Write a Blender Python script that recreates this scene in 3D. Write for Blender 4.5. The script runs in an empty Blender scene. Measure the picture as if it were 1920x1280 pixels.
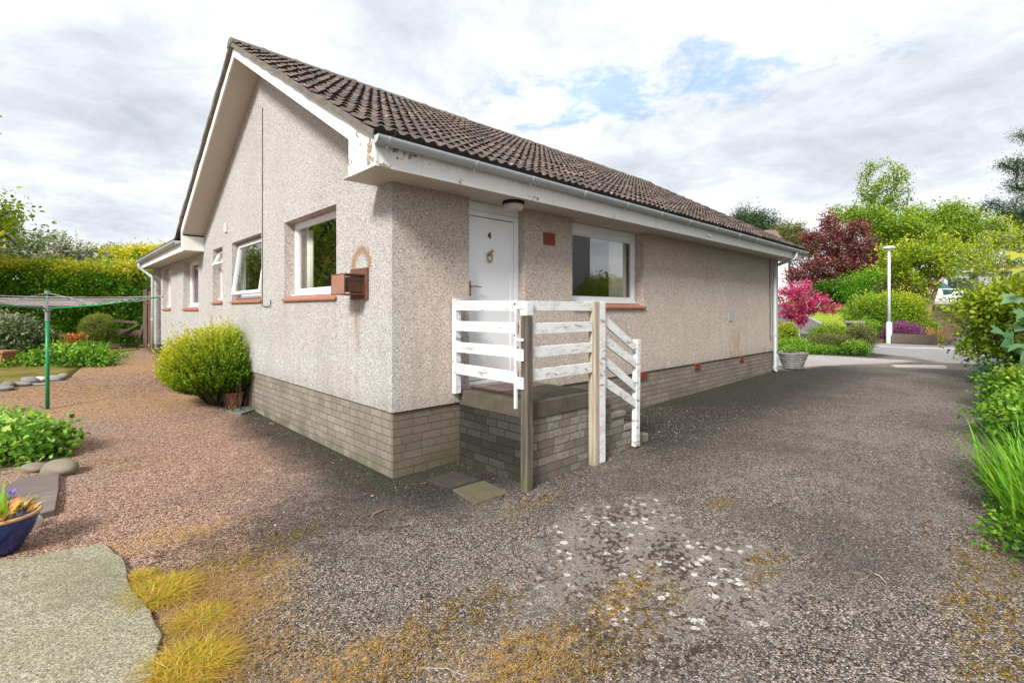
import bpy, bmesh, math, random
import numpy as np
from mathutils import Vector, Matrix
# ------------------------------------------------------------------ camera, world, sun
sc = bpy.context.scene
COL = sc.collection
F, CX, HY, H = 915.0, 960.0, 581.0, 1.55      # focal length in photo pixels, optical column, horizon row, eye height
cam_d = bpy.data.cameras.new("camera"); cam = bpy.data.objects.new("camera", cam_d); COL.objects.link(cam)
cam.location = (0, 0, H); cam.rotation_euler = (math.radians(90), 0, 0)
cam_d.sensor_width = 36; cam_d.lens = 36 * F / 1920.0; cam_d.shift_y = -(640 - HY) / 1920.0
cam_d.clip_start = 0.05; cam_d.clip_end = 3000
sc.camera = cam
sc.view_settings.view_transform = 'Standard'; sc.view_settings.look = 'None'
sc.view_settings.gamma = 1; sc.view_settings.exposure = 1.32; sc.view_settings.use_curve_mapping = False
sc.render.engine = 'CYCLES'
sc.cycles.max_bounces = 8; sc.cycles.transparent_max_bounces = 12
SUN_AZ, SUN_EL = math.radians(204), math.radians(38)     # azimuth clockwise from +Y
sd = Vector((math.sin(SUN_AZ) * math.cos(SUN_EL), math.cos(SUN_AZ) * math.cos(SUN_EL), math.sin(SUN_EL)))
sun_d = bpy.data.lights.new("sun", 'SUN'); sun = bpy.data.objects.new("sun", sun_d); COL.objects.link(sun)
sun_d.energy = 2.3; sun_d.angle = math.radians(14); sun_d.color = (1, .97, .91)
sun.rotation_euler = sd.to_track_quat('Z', 'Y').to_euler()


class NT:
    def __init__(s, tree):
        s.t = tree; s.t.nodes.clear()
    def n(s, typ, ins=None, **kw):
        nd = s.t.nodes.new(typ)
        for k, v in kw.items(): setattr(nd, k, v)
        for k, v in (ins or {}).items(): s.set(nd.inputs[k], v)
        return nd
    def set(s, sock, v):
        if isinstance(v, bpy.types.NodeSocket): s.t.links.new(v, sock)
        elif v is not None:
            if hasattr(sock, 'default_value') and not isinstance(v, (int, float)) and len(v) == 3 and sock.type == 'RGBA': v = (*v, 1)
            sock.default_value = v
    def m(s, op, a, b=None, c=None, clamp=False):
        nd = s.n('ShaderNodeMath', operation=op, use_clamp=clamp)
        for i, v in enumerate((a, b, c)):
            if v is not None: s.set(nd.inputs[i], v)
        return nd.outputs[0]
    def vm(s, op, a, b=None, out=0):
        nd = s.n('ShaderNodeVectorMath', operation=op)
        s.set(nd.inputs[0], a)
        if b is not None: s.set(nd.inputs[1], b)
        return nd.outputs[out]
    def mix(s, f, a, b, blend='MIX'):
        nd = s.n('ShaderNodeMix', data_type='RGBA', blend_type=blend)
        s.set(nd.inputs[0], f); s.set(nd.inputs[6], a); s.set(nd.inputs[7], b)
        return nd.outputs[2]
    def noise(s, vec, scale, detail=3, rough=.55, dist=0, out=0):
        return s.n('ShaderNodeTexNoise', {'Vector': vec, 'Scale': scale, 'Detail': detail, 'Roughness': rough, 'Distortion': dist}).outputs[out]
    def vor(s, vec, scale, out='Distance', feature='F1', rand=1.0):
        return s.n('ShaderNodeTexVoronoi', {'Vector': vec, 'Scale': scale, 'Randomness': rand}, feature=feature).outputs[out]
    def ramp(s, f, stops, interp='LINEAR'):
        nd = s.n('ShaderNodeValToRGB', {'Fac': f}); cr = nd.color_ramp; cr.interpolation = interp
        while len(cr.elements) < len(stops): cr.elements.new(.5)
        for e, (p, c) in zip(cr.elements, stops):
            e.position = p; e.color = (*c, 1) if not isinstance(c, (int, float)) else (c, c, c, 1)
        return nd.outputs[0]
    def step(s, v, a, b):   # smooth 0..1 as v goes a..b
        nd = s.n('ShaderNodeMapRange', {'Value': v, 'From Min': a, 'From Max': b}, interpolation_type='SMOOTHSTEP')
        return nd.outputs[0]
    def sep(s, v):
        nd = s.n('ShaderNodeSeparateXYZ', {0: v}); return nd.outputs
    def comb(s, x, y, z):
        return s.n('ShaderNodeCombineXYZ', {0: x, 1: y, 2: z}).outputs[0]
    def bump(s, h, strength=.5, dist=.01, normal=None):
        return s.n('ShaderNodeBump', {'Height': h, 'Strength': strength, 'Distance': dist, 'Normal': normal}).outputs[0]

# --- sky: Nishita blue seen through procedural cloud
w = bpy.data.worlds.new("World"); sc.world = w; w.use_nodes = True
g = NT(w.node_tree)
sky = g.n('ShaderNodeTexSky', sky_type='NISHITA', sun_disc=False, sun_elevation=SUN_EL, sun_rotation=SUN_AZ)
dr = g.n('ShaderNodeTexCoord').outputs['Generated']
dx, dy, dz = g.sep(dr)
den = g.m('ADD', g.m('MAXIMUM', dz, 0.0), .16)
px_, py_ = g.m('DIVIDE', dx, den), g.m('DIVIDE', dy, den)
pv = g.comb(px_, py_, 0.0)
warp = g.vm('ADD', pv, g.vm('SCALE', g.vm('SUBTRACT', g.noise(pv, 1.3, 3, out=1), (.5, .5, .5)), None))
for nd in w.node_tree.nodes:
    if nd.type == 'VECT_MATH' and nd.operation == 'SCALE': nd.inputs['Scale'].default_value = .35
n_big = g.noise(warp, .85, 5, .55)
n_fine = g.noise(g.vm('ADD', warp, (3.1, 7.7, 0)), 4.5, 6, .68)
n_curd = g.noise(g.vm('ADD', warp, (9.1, 1.7, 0)), 9.0, 5, .7)
ex = g.m('DIVIDE', g.m('SUBTRACT', px_, .40), .50); ey = g.m('DIVIDE', g.m('SUBTRACT', g.m('ADD', py_, g.m('MULTIPLY', px_, .28)), 1.70), .19)
rr = g.m('SQRT', g.m('ADD', g.m('MULTIPLY', ex, ex), g.m('MULTIPLY', ey, ey)))
gap = g.step(g.m('ADD', rr, g.m('MULTIPLY', g.m('SUBTRACT', n_fine, .5), 4.6)), 1.1, .1)
gap2 = g.step(g.m('ADD', n_curd, g.m('MULTIPLY', n_big, .8)), .55, .30)
gap = g.m('MINIMUM', g.m('ADD', g.m('MULTIPLY', gap, .62), g.m('MULTIPLY', gap2, .25)), 1.0)
cl = g.m('ADD', g.m('MULTIPLY', n_big, .75), g.m('ADD', g.m('MULTIPLY', n_fine, .22), g.m('MULTIPLY', n_curd, .09)))
ccol = g.ramp(cl, [(.38, (.46, .50, .56)), (.47, (.60, .635, .69)), (.54, (.74, .765, .81)), (.61, (.90, .91, .93)), (.70, (1.0, 1.0, 1.0))])
low = g.step(dz, .0, .12)
ccol = g.mix(low, (.80, .83, .86), ccol)
bg1 = g.n('ShaderNodeBackground', {'Color': g.mix(.75, sky.outputs[0], (1.9, 3.9, 6.2)), 'Strength': .07})
bg2 = g.n('ShaderNodeBackground', {'Color': ccol, 'Strength': .54})
ms = g.n('ShaderNodeMixShader', {0: gap, 1: bg2.outputs[0], 2: bg1.outputs[0]})
g.n('ShaderNodeOutputWorld', {0: ms.outputs[0]})

# ------------------------------------------------------------------ frames and terrain
ux, uy = 957., 915.; _n = math.hypot(ux, uy); ux /= _n; uy /= _n      # u: along the drive-side wall
vx, vy = -uy, ux                                                       # v: along the gable wall
Cy = H * F / 319.; Cx = (735 - CX) / F * Cy                            # near corner of the house
TH = math.atan2(uy, ux)
def W(u, v, z=0.0): return Vector((Cx + u * ux + v * vx, Cy + u * uy + v * vy, z))
def UV(x, y):
    dx, dy = x - Cx, y - Cy
    return dx * ux + dy * uy, dx * vx + dy * vy
def sst(x, a, b):
    t = np.clip((x - a) / (b - a), 0, 1); return t * t * (3 - 2 * t)
def gz(x, y):
    u, v = UV(x, y)
    z = .47 * np.clip((v - 3.8) / 8.2, 0, 1) * (1 - sst(u, 5, 11)) * 1.0
    z = z + .014 * np.clip(u, 0, 10) * (1 - sst(u, 11, 17)) * (1 - sst(v, 3, 8)) * sst(v, -9, -5)
    q = sst(np.divide(x, np.maximum(y, 1)), .68, .80)
    rise = np.clip(y - 23., 0, 42); rr_ = .20 * np.minimum(rise, 8) + .09 * np.maximum(rise - 8, 0)
    z = z + (rr_ * q + .085 * rise * sst(rise, 0, 5) * (1 - q)) * sst(x, 2, 8)
    return z
def ray(px, py):
    """the ground point seen at a photo pixel"""
    t, k = (px - CX) / F, (py - HY) / F
    y = 1.0
    for i in range(4000):
        if H - k * y <= float(gz(t * y, y)): break
        y += .02
    return Vector((t * y, y, float(gz(t * y, y))))
rnd = random.Random(7); R = np.random.default_rng(11)

# ------------------------------------------------------------------ objects
def tag(o, label=None, cat=None, group=None, kind=None):
    if label: o['label'] = label
    if cat: o['category'] = cat
    if group: o['group'] = group
    if kind: o['kind'] = kind
    return o
def thing(name, label, cat, loc, rz=0.0, group=None):
    o = bpy.data.objects.new(name, None); COL.objects.link(o); o.empty_display_size = .2
    o.location = loc; o.rotation_euler = (0, 0, rz); return tag(o, label, cat, group)
def link(name, me, mat, parent=None):
    o = bpy.data.objects.new(name, me); COL.objects.link(o)
    if mat: me.materials.append(mat)
    if parent: o.parent = parent
    return o
class MB:
    """collects shapes; f maps local (a,b,c) to object space"""
    def __init__(s, f=None): s.v = []; s.f = []; s.map = f or (lambda a, b, c: (a, b, c))
    def add(s, vs, fs):
        k = len(s.v); s.v += [s.map(*p) for p in vs]; s.f += [[i + k for i in q] for q in fs]; return s
    def box(s, a0, a1, b0, b1, c0, c1):
        return s.add([(a, b, c) for a in (a0, a1) for b in (b0, b1) for c in (c0, c1)],
                     [(0, 1, 3, 2), (4, 6, 7, 5), (0, 4, 5, 1), (2, 3, 7, 6), (0, 2, 6, 4), (1, 5, 7, 3)])
    def prism(s, poly, lo, hi, ax=1):
        """polygon in the two other axes, extruded along ax"""
        n = len(poly)
        def P(p, h): q = list(p); q.insert(ax, h); return tuple(q)
        return s.add([P(p, lo) for p in poly] + [P(p, hi) for p in poly],
                     [list(range(n)), list(range(2 * n - 1, n - 1, -1))] + [[i, (i + 1) % n, (i + 1) % n + n, i + n] for i in range(n)])
    def tube(s, pts, r, n=8, cap=True):
        pts = [Vector(p) for p in pts]; rs = r if isinstance(r, (list, tuple)) else [r] * len(pts)
        vs = []; up = None
        for i, p in enumerate(pts):
            d = (pts[min(i + 1, len(pts) - 1)] - pts[max(i - 1, 0)]).normalized()
            if up is None: up = Vector((0, 0, 1)) if abs(d.z) < .9 else Vector((1, 0, 0))
            a = d.cross(up).normalized(); b = a.cross(d).normalized(); up = b
            for j in range(n):
                t = 2 * math.pi * j / n; vs.append(tuple(p + (a * math.cos(t) + b * math.sin(t)) * rs[i]))
        fs = [[i * n + j, i * n + (j + 1) % n, (i + 1) * n + (j + 1) % n, (i + 1) * n + j] for i in range(len(pts) - 1) for j in range(n)]
        if cap: fs += [list(range(n)), [(len(pts) - 1) * n + j for j in range(n)][::-1]]
        return s.add(vs, fs)
    def lathe(s, prof, n=24, c=(0, 0, 0)):
        vs = [(c[0] + r * math.cos(2 * math.pi * j / n), c[1] + r * math.sin(2 * math.pi * j / n), c[2] + z) for r, z in prof for j in range(n)]
        fs = [[i * n + j, i * n + (j + 1) % n, (i + 1) * n + (j + 1) % n, (i + 1) * n + j] for i in range(len(prof) - 1) for j in range(n)]
        fs += [list(range(n))[::-1], [(len(prof) - 1) * n + j for j in range(n)]]
        return s.add(vs, fs)
    def build(s, name, mat, parent=None, smooth=False, bevel=0, recalc=True, jit=0):
        me = bpy.data.meshes.new(name); me.from_pydata(s.v, [], s.f)
        bm = bmesh.new(); bm.from_mesh(me)
        if recalc: bmesh.ops.recalc_face_normals(bm, faces=bm.faces)
        uvl = bm.loops.layers.uv.new("UVMap")
        for f in bm.faces:
            n = f.normal
            for l in f.loops:
                c = l.vert.co
                l[uvl].uv = (c.x, c.y) if abs(n.z) > .8 else ((c.y, c.z) if abs(n.x) > abs(n.y) else (c.x, c.z))
        if jit:
            for vtx in bm.verts: vtx.co += Vector((rnd.gauss(0, jit), rnd.gauss(0, jit), rnd.gauss(0, jit)))
        bm.to_mesh(me); bm.free()
        if smooth: me.shade_smooth()
        o = link(name, me, mat, parent)
        if bevel:
            b = o.modifiers.new("bevel", 'BEVEL'); b.width = bevel; b.segments = 2; b.limit_method = 'ANGLE'; b.angle_limit = .6
        return o

# ------------------------------------------------------------------ materials
def mat_new(name):
    m = bpy.data.materials.new(name); m.use_nodes = True; return m, NT(m.node_tree)
def finish(g, col, rough=.8, normal=None, metal=0, spec=.5, **kw):
    ins = {'Base Color': col, 'Roughness': rough, 'Metallic': metal, 'Specular IOR Level': spec}
    if normal is not None: ins['Normal'] = normal
    ins.update(kw)
    b = g.n('ShaderNodeBsdfPrincipled', ins); g.n('ShaderNodeOutputMaterial', {0: b.outputs[0]}); return b
def m_simple(name, c, rough=.7, var=.15, scale=8, metal=0, bump=.0, bscale=60, spec=.4):
    m, g = mat_new(name); oc = g.n('ShaderNodeTexCoord').outputs['Object']
    n = g.noise(oc, scale, 5, .6)
    col = g.mix(n, tuple(x * (1 - var) for x in c), tuple(min(1, x * (1 + var)) for x in c))
    nr = g.bump(g.noise(oc, bscale, 4), bump, .01) if bump else None
    finish(g, col, g.m('ADD', g.m('MULTIPLY', n, .2), rough - .1), nr, metal, spec); return m
def m_dash():
    m, g = mat_new("pebbledash"); oc = g.n('ShaderNodeTexCoord').outputs['Object']
    x, y, z = g.sep(oc)
    cellc = g.vor(oc, 185, 'Color'); cell = g.sep(cellc)[0]; d = g.vor(oc, 185)
    stone = g.ramp(cell, [(0, (.06, .055, .052)), (.13, (.22, .19, .17)), (.24, (.56, .50, .45)), (.55, (.76, .70, .64)), (.8, (.90, .86, .82)), (1, (.98, .97, .95))])
    bed = g.m('MULTIPLY', g.step(d, .34, .66), .45)
    col = g.mix(bed, stone, (.36, .30, .26))
    mid = g.vor(oc, 62, 'Color'); mids = g.sep(mid)[0]; mids2 = g.noise(oc, 48, 4, .75)
    col = g.mix(1, col, g.ramp(g.m('ADD', g.m('MULTIPLY', mids, .5), g.m('MULTIPLY', mids2, .6)), [(.25, .74), (.45, .92), (.62, 1.0), (.85, 1.0)]), 'MULTIPLY')
    big = g.noise(oc, 1.1, 4, .6)
    col = g.mix(g.m('MULTIPLY', g.step(big, .35, .7), .35), col, g.mix(1, col, (.80, .74, .70), 'MULTIPLY'))
    # run-off streaks below sills and grey grime near the plinth
    strk = g.noise(g.vm('MULTIPLY', oc, (7, 7, .5)), 1.0, 4, .6)
    low = g.m('MULTIPLY', g.step(z, 1.7, 1.2), g.step(strk, .50, .68))
    col = g.mix(g.m('MULTIPLY', low, .30), col, (.34, .35, .36))
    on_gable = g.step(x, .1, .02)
    col = g.mix(1, col, g.mix(on_gable, (1.04, .97, .915), (.95, .995, 1.03)), 'MULTIPLY')  # gable cooler, drive side warmer: colour of the light painted into the walls
    def box(a, a0, a1, z0, z1, soft=.05):
        b = g.m('MULTIPLY', g.step(a, a0 - soft, a0 + soft), g.step(a, a1 + soft, a1 - soft))
        return g.m('MULTIPLY', b, g.m('MULTIPLY', g.step(z, z0 - soft, z0 + soft), g.step(z, z1 + soft, z1 - soft)))
    nr_ = g.noise(g.vm('MULTIPLY', oc, (30, 30, 3)), 1.0, 4, .65)
    drip = None
    for e_ in (1.20, 2.74, 3.76, 5.24, 5.92, 6.56, 7.85, 9.25):
        b_ = g.m('MULTIPLY', box(y, e_ - .03, e_ + .03, .95, 1.66, .07), on_gable); drip = b_ if drip is None else g.m('MAXIMUM', drip, b_)
    drip = g.m('MULTIPLY', g.m('MULTIPLY', drip, g.step(nr_, .32, .62)), g.step(z, .9, 1.7))
    col = g.mix(g.m('MULTIPLY', drip, .55), col, (.24, .235, .24))
    splash = g.m('MULTIPLY', g.step(g.m('ADD', z, g.m('MULTIPLY', g.noise(oc, 2.5, 5, .7), .5)), 1.10, .80), .26)
    col = g.mix(splash, col, (.30, .27, .23))
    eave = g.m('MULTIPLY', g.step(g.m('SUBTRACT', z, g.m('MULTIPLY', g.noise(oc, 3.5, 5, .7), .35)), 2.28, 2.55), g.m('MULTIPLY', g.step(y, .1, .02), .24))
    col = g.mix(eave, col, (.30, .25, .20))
    rust1 = g.m('MULTIPLY', g.m('MULTIPLY', box(y, .64, .74, 1.12, 1.72, .05), on_gable), g.step(nr_, .35, .65))
    arch = g.m('SQRT', g.m('ADD', g.m('POWER', g.m('ABSOLUTE', g.m('MULTIPLY', g.m('SUBTRACT', y, .60), 1.0)), 2.0), g.m('POWER', g.m('ABSOLUTE', g.m('SUBTRACT', z, 1.97)), 2.0)))
    ringn = g.m('ADD', arch, g.m('MULTIPLY', g.m('SUBTRACT', g.noise(oc, 28, 5, .75), .5), .22))
    ring = g.m('MULTIPLY', g.m('MULTIPLY', g.step(ringn, .10, .16), g.step(ringn, .25, .19)), g.m('MULTIPLY', on_gable, g.step(z, 1.88, 2.0)))
    wall_r = g.step(y, .1, .02)
    rust2 = g.m('MULTIPLY', g.m('MULTIPLY', box(x, 7.45, 7.9, .62, 1.12, .06), wall_r), g.step(nr_, .38, .68))
    rust3 = g.m('MULTIPLY', g.m('MULTIPLY', box(x, 7.8, 7.92, .62, 1.1, .03), wall_r), g.step(nr_, .30, .60))
    dirt = g.m('MULTIPLY', g.m('MULTIPLY', box(y, 4.2, 5.1, .6, 1.35, .25), on_gable), .45)
    col = g.mix(g.m('MULTIPLY', g.m('MAXIMUM', rust1, g.m('MULTIPLY', g.m('MULTIPLY', ring, g.step(g.noise(oc, 60, 3), .30, .50)), 1.0)), .85), col, (.33, .17, .06))
    col = g.mix(g.m('MULTIPLY', g.m('MAXIMUM', rust2, rust3), .5), col, (.40, .22, .09))
    col = g.mix(dirt, col, (.25, .22, .20))
    moss = g.m('MULTIPLY', g.step(z, .80, .60), g.step(g.noise(oc, 5, 4), .48, .62))
    col = g.mix(g.m('MULTIPLY', moss, .35), col, (.20, .17, .11))
    finish(g, col, .92, g.bump(g.m('SUBTRACT', 1.0, d), 1.0, .007), spec=.25); return m
def m_brick(name, c1, c2, mortar, bw=.225, rh=.075, black=0.0):
    m, g = mat_new(name); tc = g.n('ShaderNodeTexCoord'); uv = tc.outputs['UV']; oc = tc.outputs['Object']
    uvw = g.vm('ADD', uv, g.n('ShaderNodeVectorMath', {0: g.vm('SUBTRACT', g.noise(uv, 9, 3, out=1), (.5, .5, .5)), 'Scale': .014}, operation='SCALE').outputs[0])
    bt = g.n('ShaderNodeTexBrick', {'Vector': uvw, 'Color1': (0, 0, 0), 'Color2': (1, 1, 1), 'Mortar': (0, 0, 0), 'Scale': 1, 'Mortar Size': .0045, 'Mortar Smooth': .3,
                                    'Bias': 0, 'Brick Width': bw, 'Row Height': rh}, offset=.5, squash=.72, squash_frequency=3)
    n = g.noise(oc, 35, 5, .7); nb = g.noise(oc, 2.2, 4, .6)
    tone = g.m('ADD', g.m('MULTIPLY', bt.outputs['Color'], .38), g.m('MULTIPLY', n, .55))
    col = g.mix(tone, c1, c2); col = g.mix(g.m('MULTIPLY', g.step(nb, .4, .7), .35), col, tuple(x * .6 for x in c1))
    z = g.sep(oc)[2]
    col = g.mix(bt.outputs['Fac'], col, mortar)
    if black:
        x, y, _ = g.sep(oc)
        k = g.m('MULTIPLY', g.step(g.m('ADD', x, g.m('MULTIPLY', nb, .05)), .10, .05), black)
        col = g.mix(k, col, g.mix(bt.outputs['Fac'], g.mix(g.step(tone, .35, .75), (.013, .012, .011), (.038, .036, .034)), (.010, .009, .008)))
        eff = g.m('MULTIPLY', g.m('MULTIPLY', g.m('MULTIPLY', g.step(g.m('ADD', bt.outputs['Color'], g.m('MULTIPLY', nb, .8)), .70, .95), g.m('SUBTRACT', 1.0, bt.outputs['Fac'])), g.step(y, -.90, -.96)), g.step(n, .38, .58))
        col = g.mix(g.m('MULTIPLY', eff, .32), col, (.42, .40, .37))
    if not black and bw == .225:
        x_, y_, _z = g.sep(oc); kk = g.m('MULTIPLY', g.m('MULTIPLY', g.step(y_, .1, .03), g.step(g.m('ADD', x_, nb), 3.2, .9)), .55)
        col = g.mix(kk, col, g.mix(n, (.06, .045, .03), (.17, .125, .08)))  # stain near the corner, mixed with painted-in shade of the drive-side face
    green = g.m('MULTIPLY', g.step(z, .26, -.02), g.step(nb, .38, .60))
    if black: green = g.m('MULTIPLY', green, .35)
    col = g.mix(g.m('MULTIPLY', green, .55), col, (.075, .08, .03))
    hgt = g.m('SUBTRACT', g.m('MULTIPLY', n, .35), bt.outputs['Fac'])
    finish(g, col, .93, g.bump(hgt, 1.0, .014), spec=.2); return m
def m_tiles():
    m, g = mat_new("concrete_roof_tiles"); tc = g.n('ShaderNodeTexCoord'); oc = tc.outputs['Object']
    at = g.n('ShaderNodeAttribute', attribute_name='tint').outputs['Fac']
    n = g.noise(oc, 14, 6, .7); nf = g.noise(oc, 90, 3, .6)
    base = g.ramp(at, [(0, (.070, .058, .056)), (.55, (.12, .092, .086)), (.85, (.17, .115, .10)), (1, (.26, .14, .105))])
    col = g.mix(g.m('MULTIPLY', g.step(n, .46, .68), .8), base, (.06, .052, .046))
    col = g.mix(g.m('MULTIPLY', g.step(g.noise(oc, 42, 4, .75), .54, .70), .7), col, (.36, .31, .27))
    lich = g.vor(oc, 7.5); sp = g.step(g.m('ADD', lich, g.m('MULTIPLY', nf, .12)), .20, .13)
    col = g.mix(g.m('MULTIPLY', sp, .75), col, (.55, .50, .44))
    moss = g.m('MULTIPLY', g.step(g.noise(oc, 3.1, 5, .65), .54, .66), g.step(n, .4, .6))
    col = g.mix(g.m('MULTIPLY', moss, .5), col, (.20, .14, .04))
    col = g.mix(g.m('LESS_THAN', at, -.5), col, (.040, .034, .030))  # front edges of the tiles painted dark, their shade put into the colour
    finish(g, col, .95, g.bump(g.m('ADD', n, nf), .8, .008), spec=.15); return m
def m_paint(name, peel=.3, scale=6, under=(.30, .25, .20), c=(.80, .80, .79), grime=.4):
    m, g = mat_new(name); oc = g.n('ShaderNodeTexCoord').outputs['Object']
    n = g.noise(g.vm('MULTIPLY', oc, (.45, .45, 1.5)), scale, 6, .72); gr = g.noise(g.vm('MULTIPLY', oc, (3, 3, 9)), 2.3, 5, .65)
    col = g.mix(g.m('MULTIPLY', g.step(gr, .45, .75), grime), c, (.42, .41, .38))
    k = g.step(n, .74 - peel * .22, .755 - peel * .22)
    fine = g.step(g.noise(oc, 55, 4, .7), .66, .72)
    col = g.mix(g.m('MAXIMUM', k, g.m('MULTIPLY', fine, .5 * min(1, peel * 2))), col, under)
    finish(g, col, .55, g.bump(g.m('SUBTRACT', g.m('MULTIPLY', n, .3), k), .35, .004), spec=.35); return m
def m_wood(name, c1, c2, green=0):
    m, g = mat_new(name); tc = g.n('ShaderNodeTexCoord'); oc = tc.outputs['Object']
    gr = g.noise(g.vm('MULTIPLY', oc, (40, 40, 1.6)), 1.0, 5, .65); b = g.noise(oc, 3, 3)
    col = g.mix(g.step(gr, .3, .7), c1, c2)
    if green:
        z = g.sep(oc)[2]; k = g.m('MULTIPLY', g.step(g.m('ADD', z, g.m('MULTIPLY', b, .5)), green + .25, .1), .55)
        col = g.mix(k, col, (.09, .10, .025))
    finish(g, col, .85, g.bump(gr, .5, .004), spec=.2); return m
def m_leaf(name, stops, trans=.35, rough=.45):
    m, g = mat_new(name); at = g.n('ShaderNodeAttribute', attribute_name='tint').outputs['Fac']
    col = g.ramp(at, stops)
    b = g.n('ShaderNodeBsdfPrincipled', {'Base Color': col, 'Roughness': rough, 'Specular IOR Level': .35})
    t = g.n('ShaderNodeBsdfTranslucent', {'Color': g.mix(1, col, (1.0, 1.0, .55), 'MULTIPLY')})
    ms = g.n('ShaderNodeMixShader', {0: trans, 1: b.outputs[0], 2: t.outputs[0]})
    g.n('ShaderNodeOutputMaterial', {0: ms.outputs[0]}); return m
def m_glass():
    m, g = mat_new("window_glass")
    fr = g.m('MULTIPLY', g.n('ShaderNodeFresnel', {'IOR': 2.8}).outputs[0], g.m('SUBTRACT', 1.0, g.n('ShaderNodeNewGeometry').outputs['Backfacing']))
    gl = g.n('ShaderNodeBsdfGlossy', {'Roughness': 0.0, 'Color': (.95, .97, 1)}); tr = g.n('ShaderNodeBsdfTransparent', {'Color': (.95, .97, .97)})
    ms = g.n('ShaderNodeMixShader', {0: fr, 1: tr.outputs[0], 2: gl.outputs[0]}); g.n('ShaderNodeOutputMaterial', {0: ms.outputs[0]}); return m
M = {}
M['dash'] = m_dash()
M['plinth'] = m_brick("plinth_brick", (.16, .135, .11), (.33, .285, .235), (.12, .105, .088))
M['porch'] = m_brick("porch_brick", (.13, .105, .085), (.25, .215, .18), (.10, .09, .08), black=.92)
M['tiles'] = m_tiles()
M['mortar'] = m_simple("verge_mortar", (.15, .135, .115), .95, .5, 9, bump=.6, bscale=50)
M['fascia'] = m_paint("fascia_paint", .34, 2.6, (.42, .33, .26), grime=.22)
def m_fascia():
    m, g = mat_new("peeling_fascia"); oc = g.n('ShaderNodeTexCoord').outputs['Object']; x, y, z = g.sep(oc)
    n = g.noise(oc, 6, 6, .6); st = g.noise(g.vm('MULTIPLY', oc, (9, 9, 1.5)), 1.6, 4, .6); f = g.noise(oc, 45, 4, .7)
    near = g.m('MULTIPLY', g.step(x, .55, -.2), g.step(y, .5, .0))
    k = g.step(g.m('ADD', n, g.m('MULTIPLY', near, .12)), .685, .695)
    k = g.m('MAXIMUM', k, g.m('MULTIPLY', g.step(f, .68, .71), .7))
    col = g.mix(g.m('MULTIPLY', g.step(st, .5, .75), .35), (.82, .82, .80), (.55, .52, .45))
    lo = g.m('MULTIPLY', g.step(z, 2.80, 2.90), g.m('MULTIPLY', g.step(y, -.3, -.38), g.step(st, .35, .6))); col = g.mix(g.m('MULTIPLY', lo, .22), col, (.42, .36, .24))
    col = g.mix(k, col, g.mix(g.step(f, .4, .6), (.16, .12, .09), (.46, .34, .25)))
    finish(g, col, .55, g.bump(g.m('SUBTRACT', g.m('MULTIPLY', n, .3), k), .5, .004), spec=.35); return m
M['fascia'] = m_fascia()
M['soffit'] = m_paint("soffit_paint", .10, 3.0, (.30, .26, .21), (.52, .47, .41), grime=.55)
M['rail'] = m_paint("rail_paint", .62, 11, (.30, .27, .22), (.70, .71, .71), grime=.85)
M['upvc'] = m_simple("white_upvc", (.80, .81, .82), .3, .03, 4)
M['door'] = m_simple("white_door", (.82, .83, .85), .35, .03, 2)
M['gutter'] = m_simple("grey_gutter", (.42, .46, .48), .45, .14, 12)
M['sill'] = m_simple("terracotta_tile", (.36, .15, .095), .6, .35, 14, bump=.2)
M['ventred'] = m_simple("red_air_brick", (.26, .065, .035), .8, .3, 14)
M['terra'] = m_simple("terracotta", (.36, .15, .09), .8, .25, 9, bump=.2)
M['ventdark'] = m_simple("dark_gap", (.03, .015, .012), .9)
M['brass'] = m_simple("aged_brass", (.42, .27, .10), .35, .4, 30, metal=.9)
M['darkmetal'] = m_simple("dark_metal", (.05, .05, .05), .5, .3, 20, metal=.6)
M['rust'] = m_simple("rusted_brown_steel", (.15, .07, .045), .75, .45, 18, metal=.2, bump=.2)
M['flue'] = m_simple("flue_panel", (.30, .15, .10), .6, .2, 10)
M['lampglass'] = m_simple("dirty_lamp_glass", (.52, .50, .42), .3, .25, 20)
M['black'] = m_simple("black_mould", (.02, .018, .016), .9, .4, 20)
M['postwood'] = m_wood("weathered_post", (.055, .046, .038), (.17, .145, .115), .3)
M['post2'] = m_wood("newer_post", (.26, .21, .15), (.50, .44, .35), .3)
M['oldwood'] = m_wood("old_timber", (.07, .05, .04), (.17, .13, .10), .0)
M['redwood'] = m_wood("brown_stained_timber", (.10, .04, .025), (.19, .085, .05))
M['concrete'] = m_simple("stained_concrete", (.085, .07, .05), .92, .65, 7, bump=.5, bscale=70)
M['stepc'] = m_simple("step_concrete", (.20, .17, .14), .92, .4, 8, bump=.5, bscale=60)
M['green'] = m_simple("green_enamel", (.015, .23, .09), .35, .2, 6)
M['greyplastic'] = m_simple("grey_plastic", (.22, .22, .25), .5, .15, 9)
M['line'] = m_simple("washing_line", (.50, .45, .46), .6, .15, 9)
M['glass'] = m_glass()
M['bark'] = m_simple("bark", (.11, .085, .065), .95, .45, 14, bump=.8, bscale=30)
M['palebark'] = m_simple("pale_bark", (.42, .39, .35), .9, .3, 14, bump=.5, bscale=30)
M['redbark'] = m_simple("reddish_bark", (.22, .13, .09), .9, .5, 9, bump=.8, bscale=20)
M['twig'] = m_simple("twigs", (.075, .055, .035), .95, .3, 9)
M['curtain'] = m_simple("cream_curtain", (.82, .78, .64), .9, .08, 3)
M['room'] = m_simple("room_wall", (.30, .28, .25), .9, .05, 2)
M['stone'] = m_simple("field_stone", (.20, .17, .125), .85, .35, 7, bump=.4, bscale=25)
M['palestone'] = m_simple("pale_stone", (.21, .21, .20), .85, .5, 9, bump=.4, bscale=25)
M['whitestone'] = m_simple("white_stone", (.60, .56, .50), .85, .25, 9, bump=.4, bscale=18)
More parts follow.
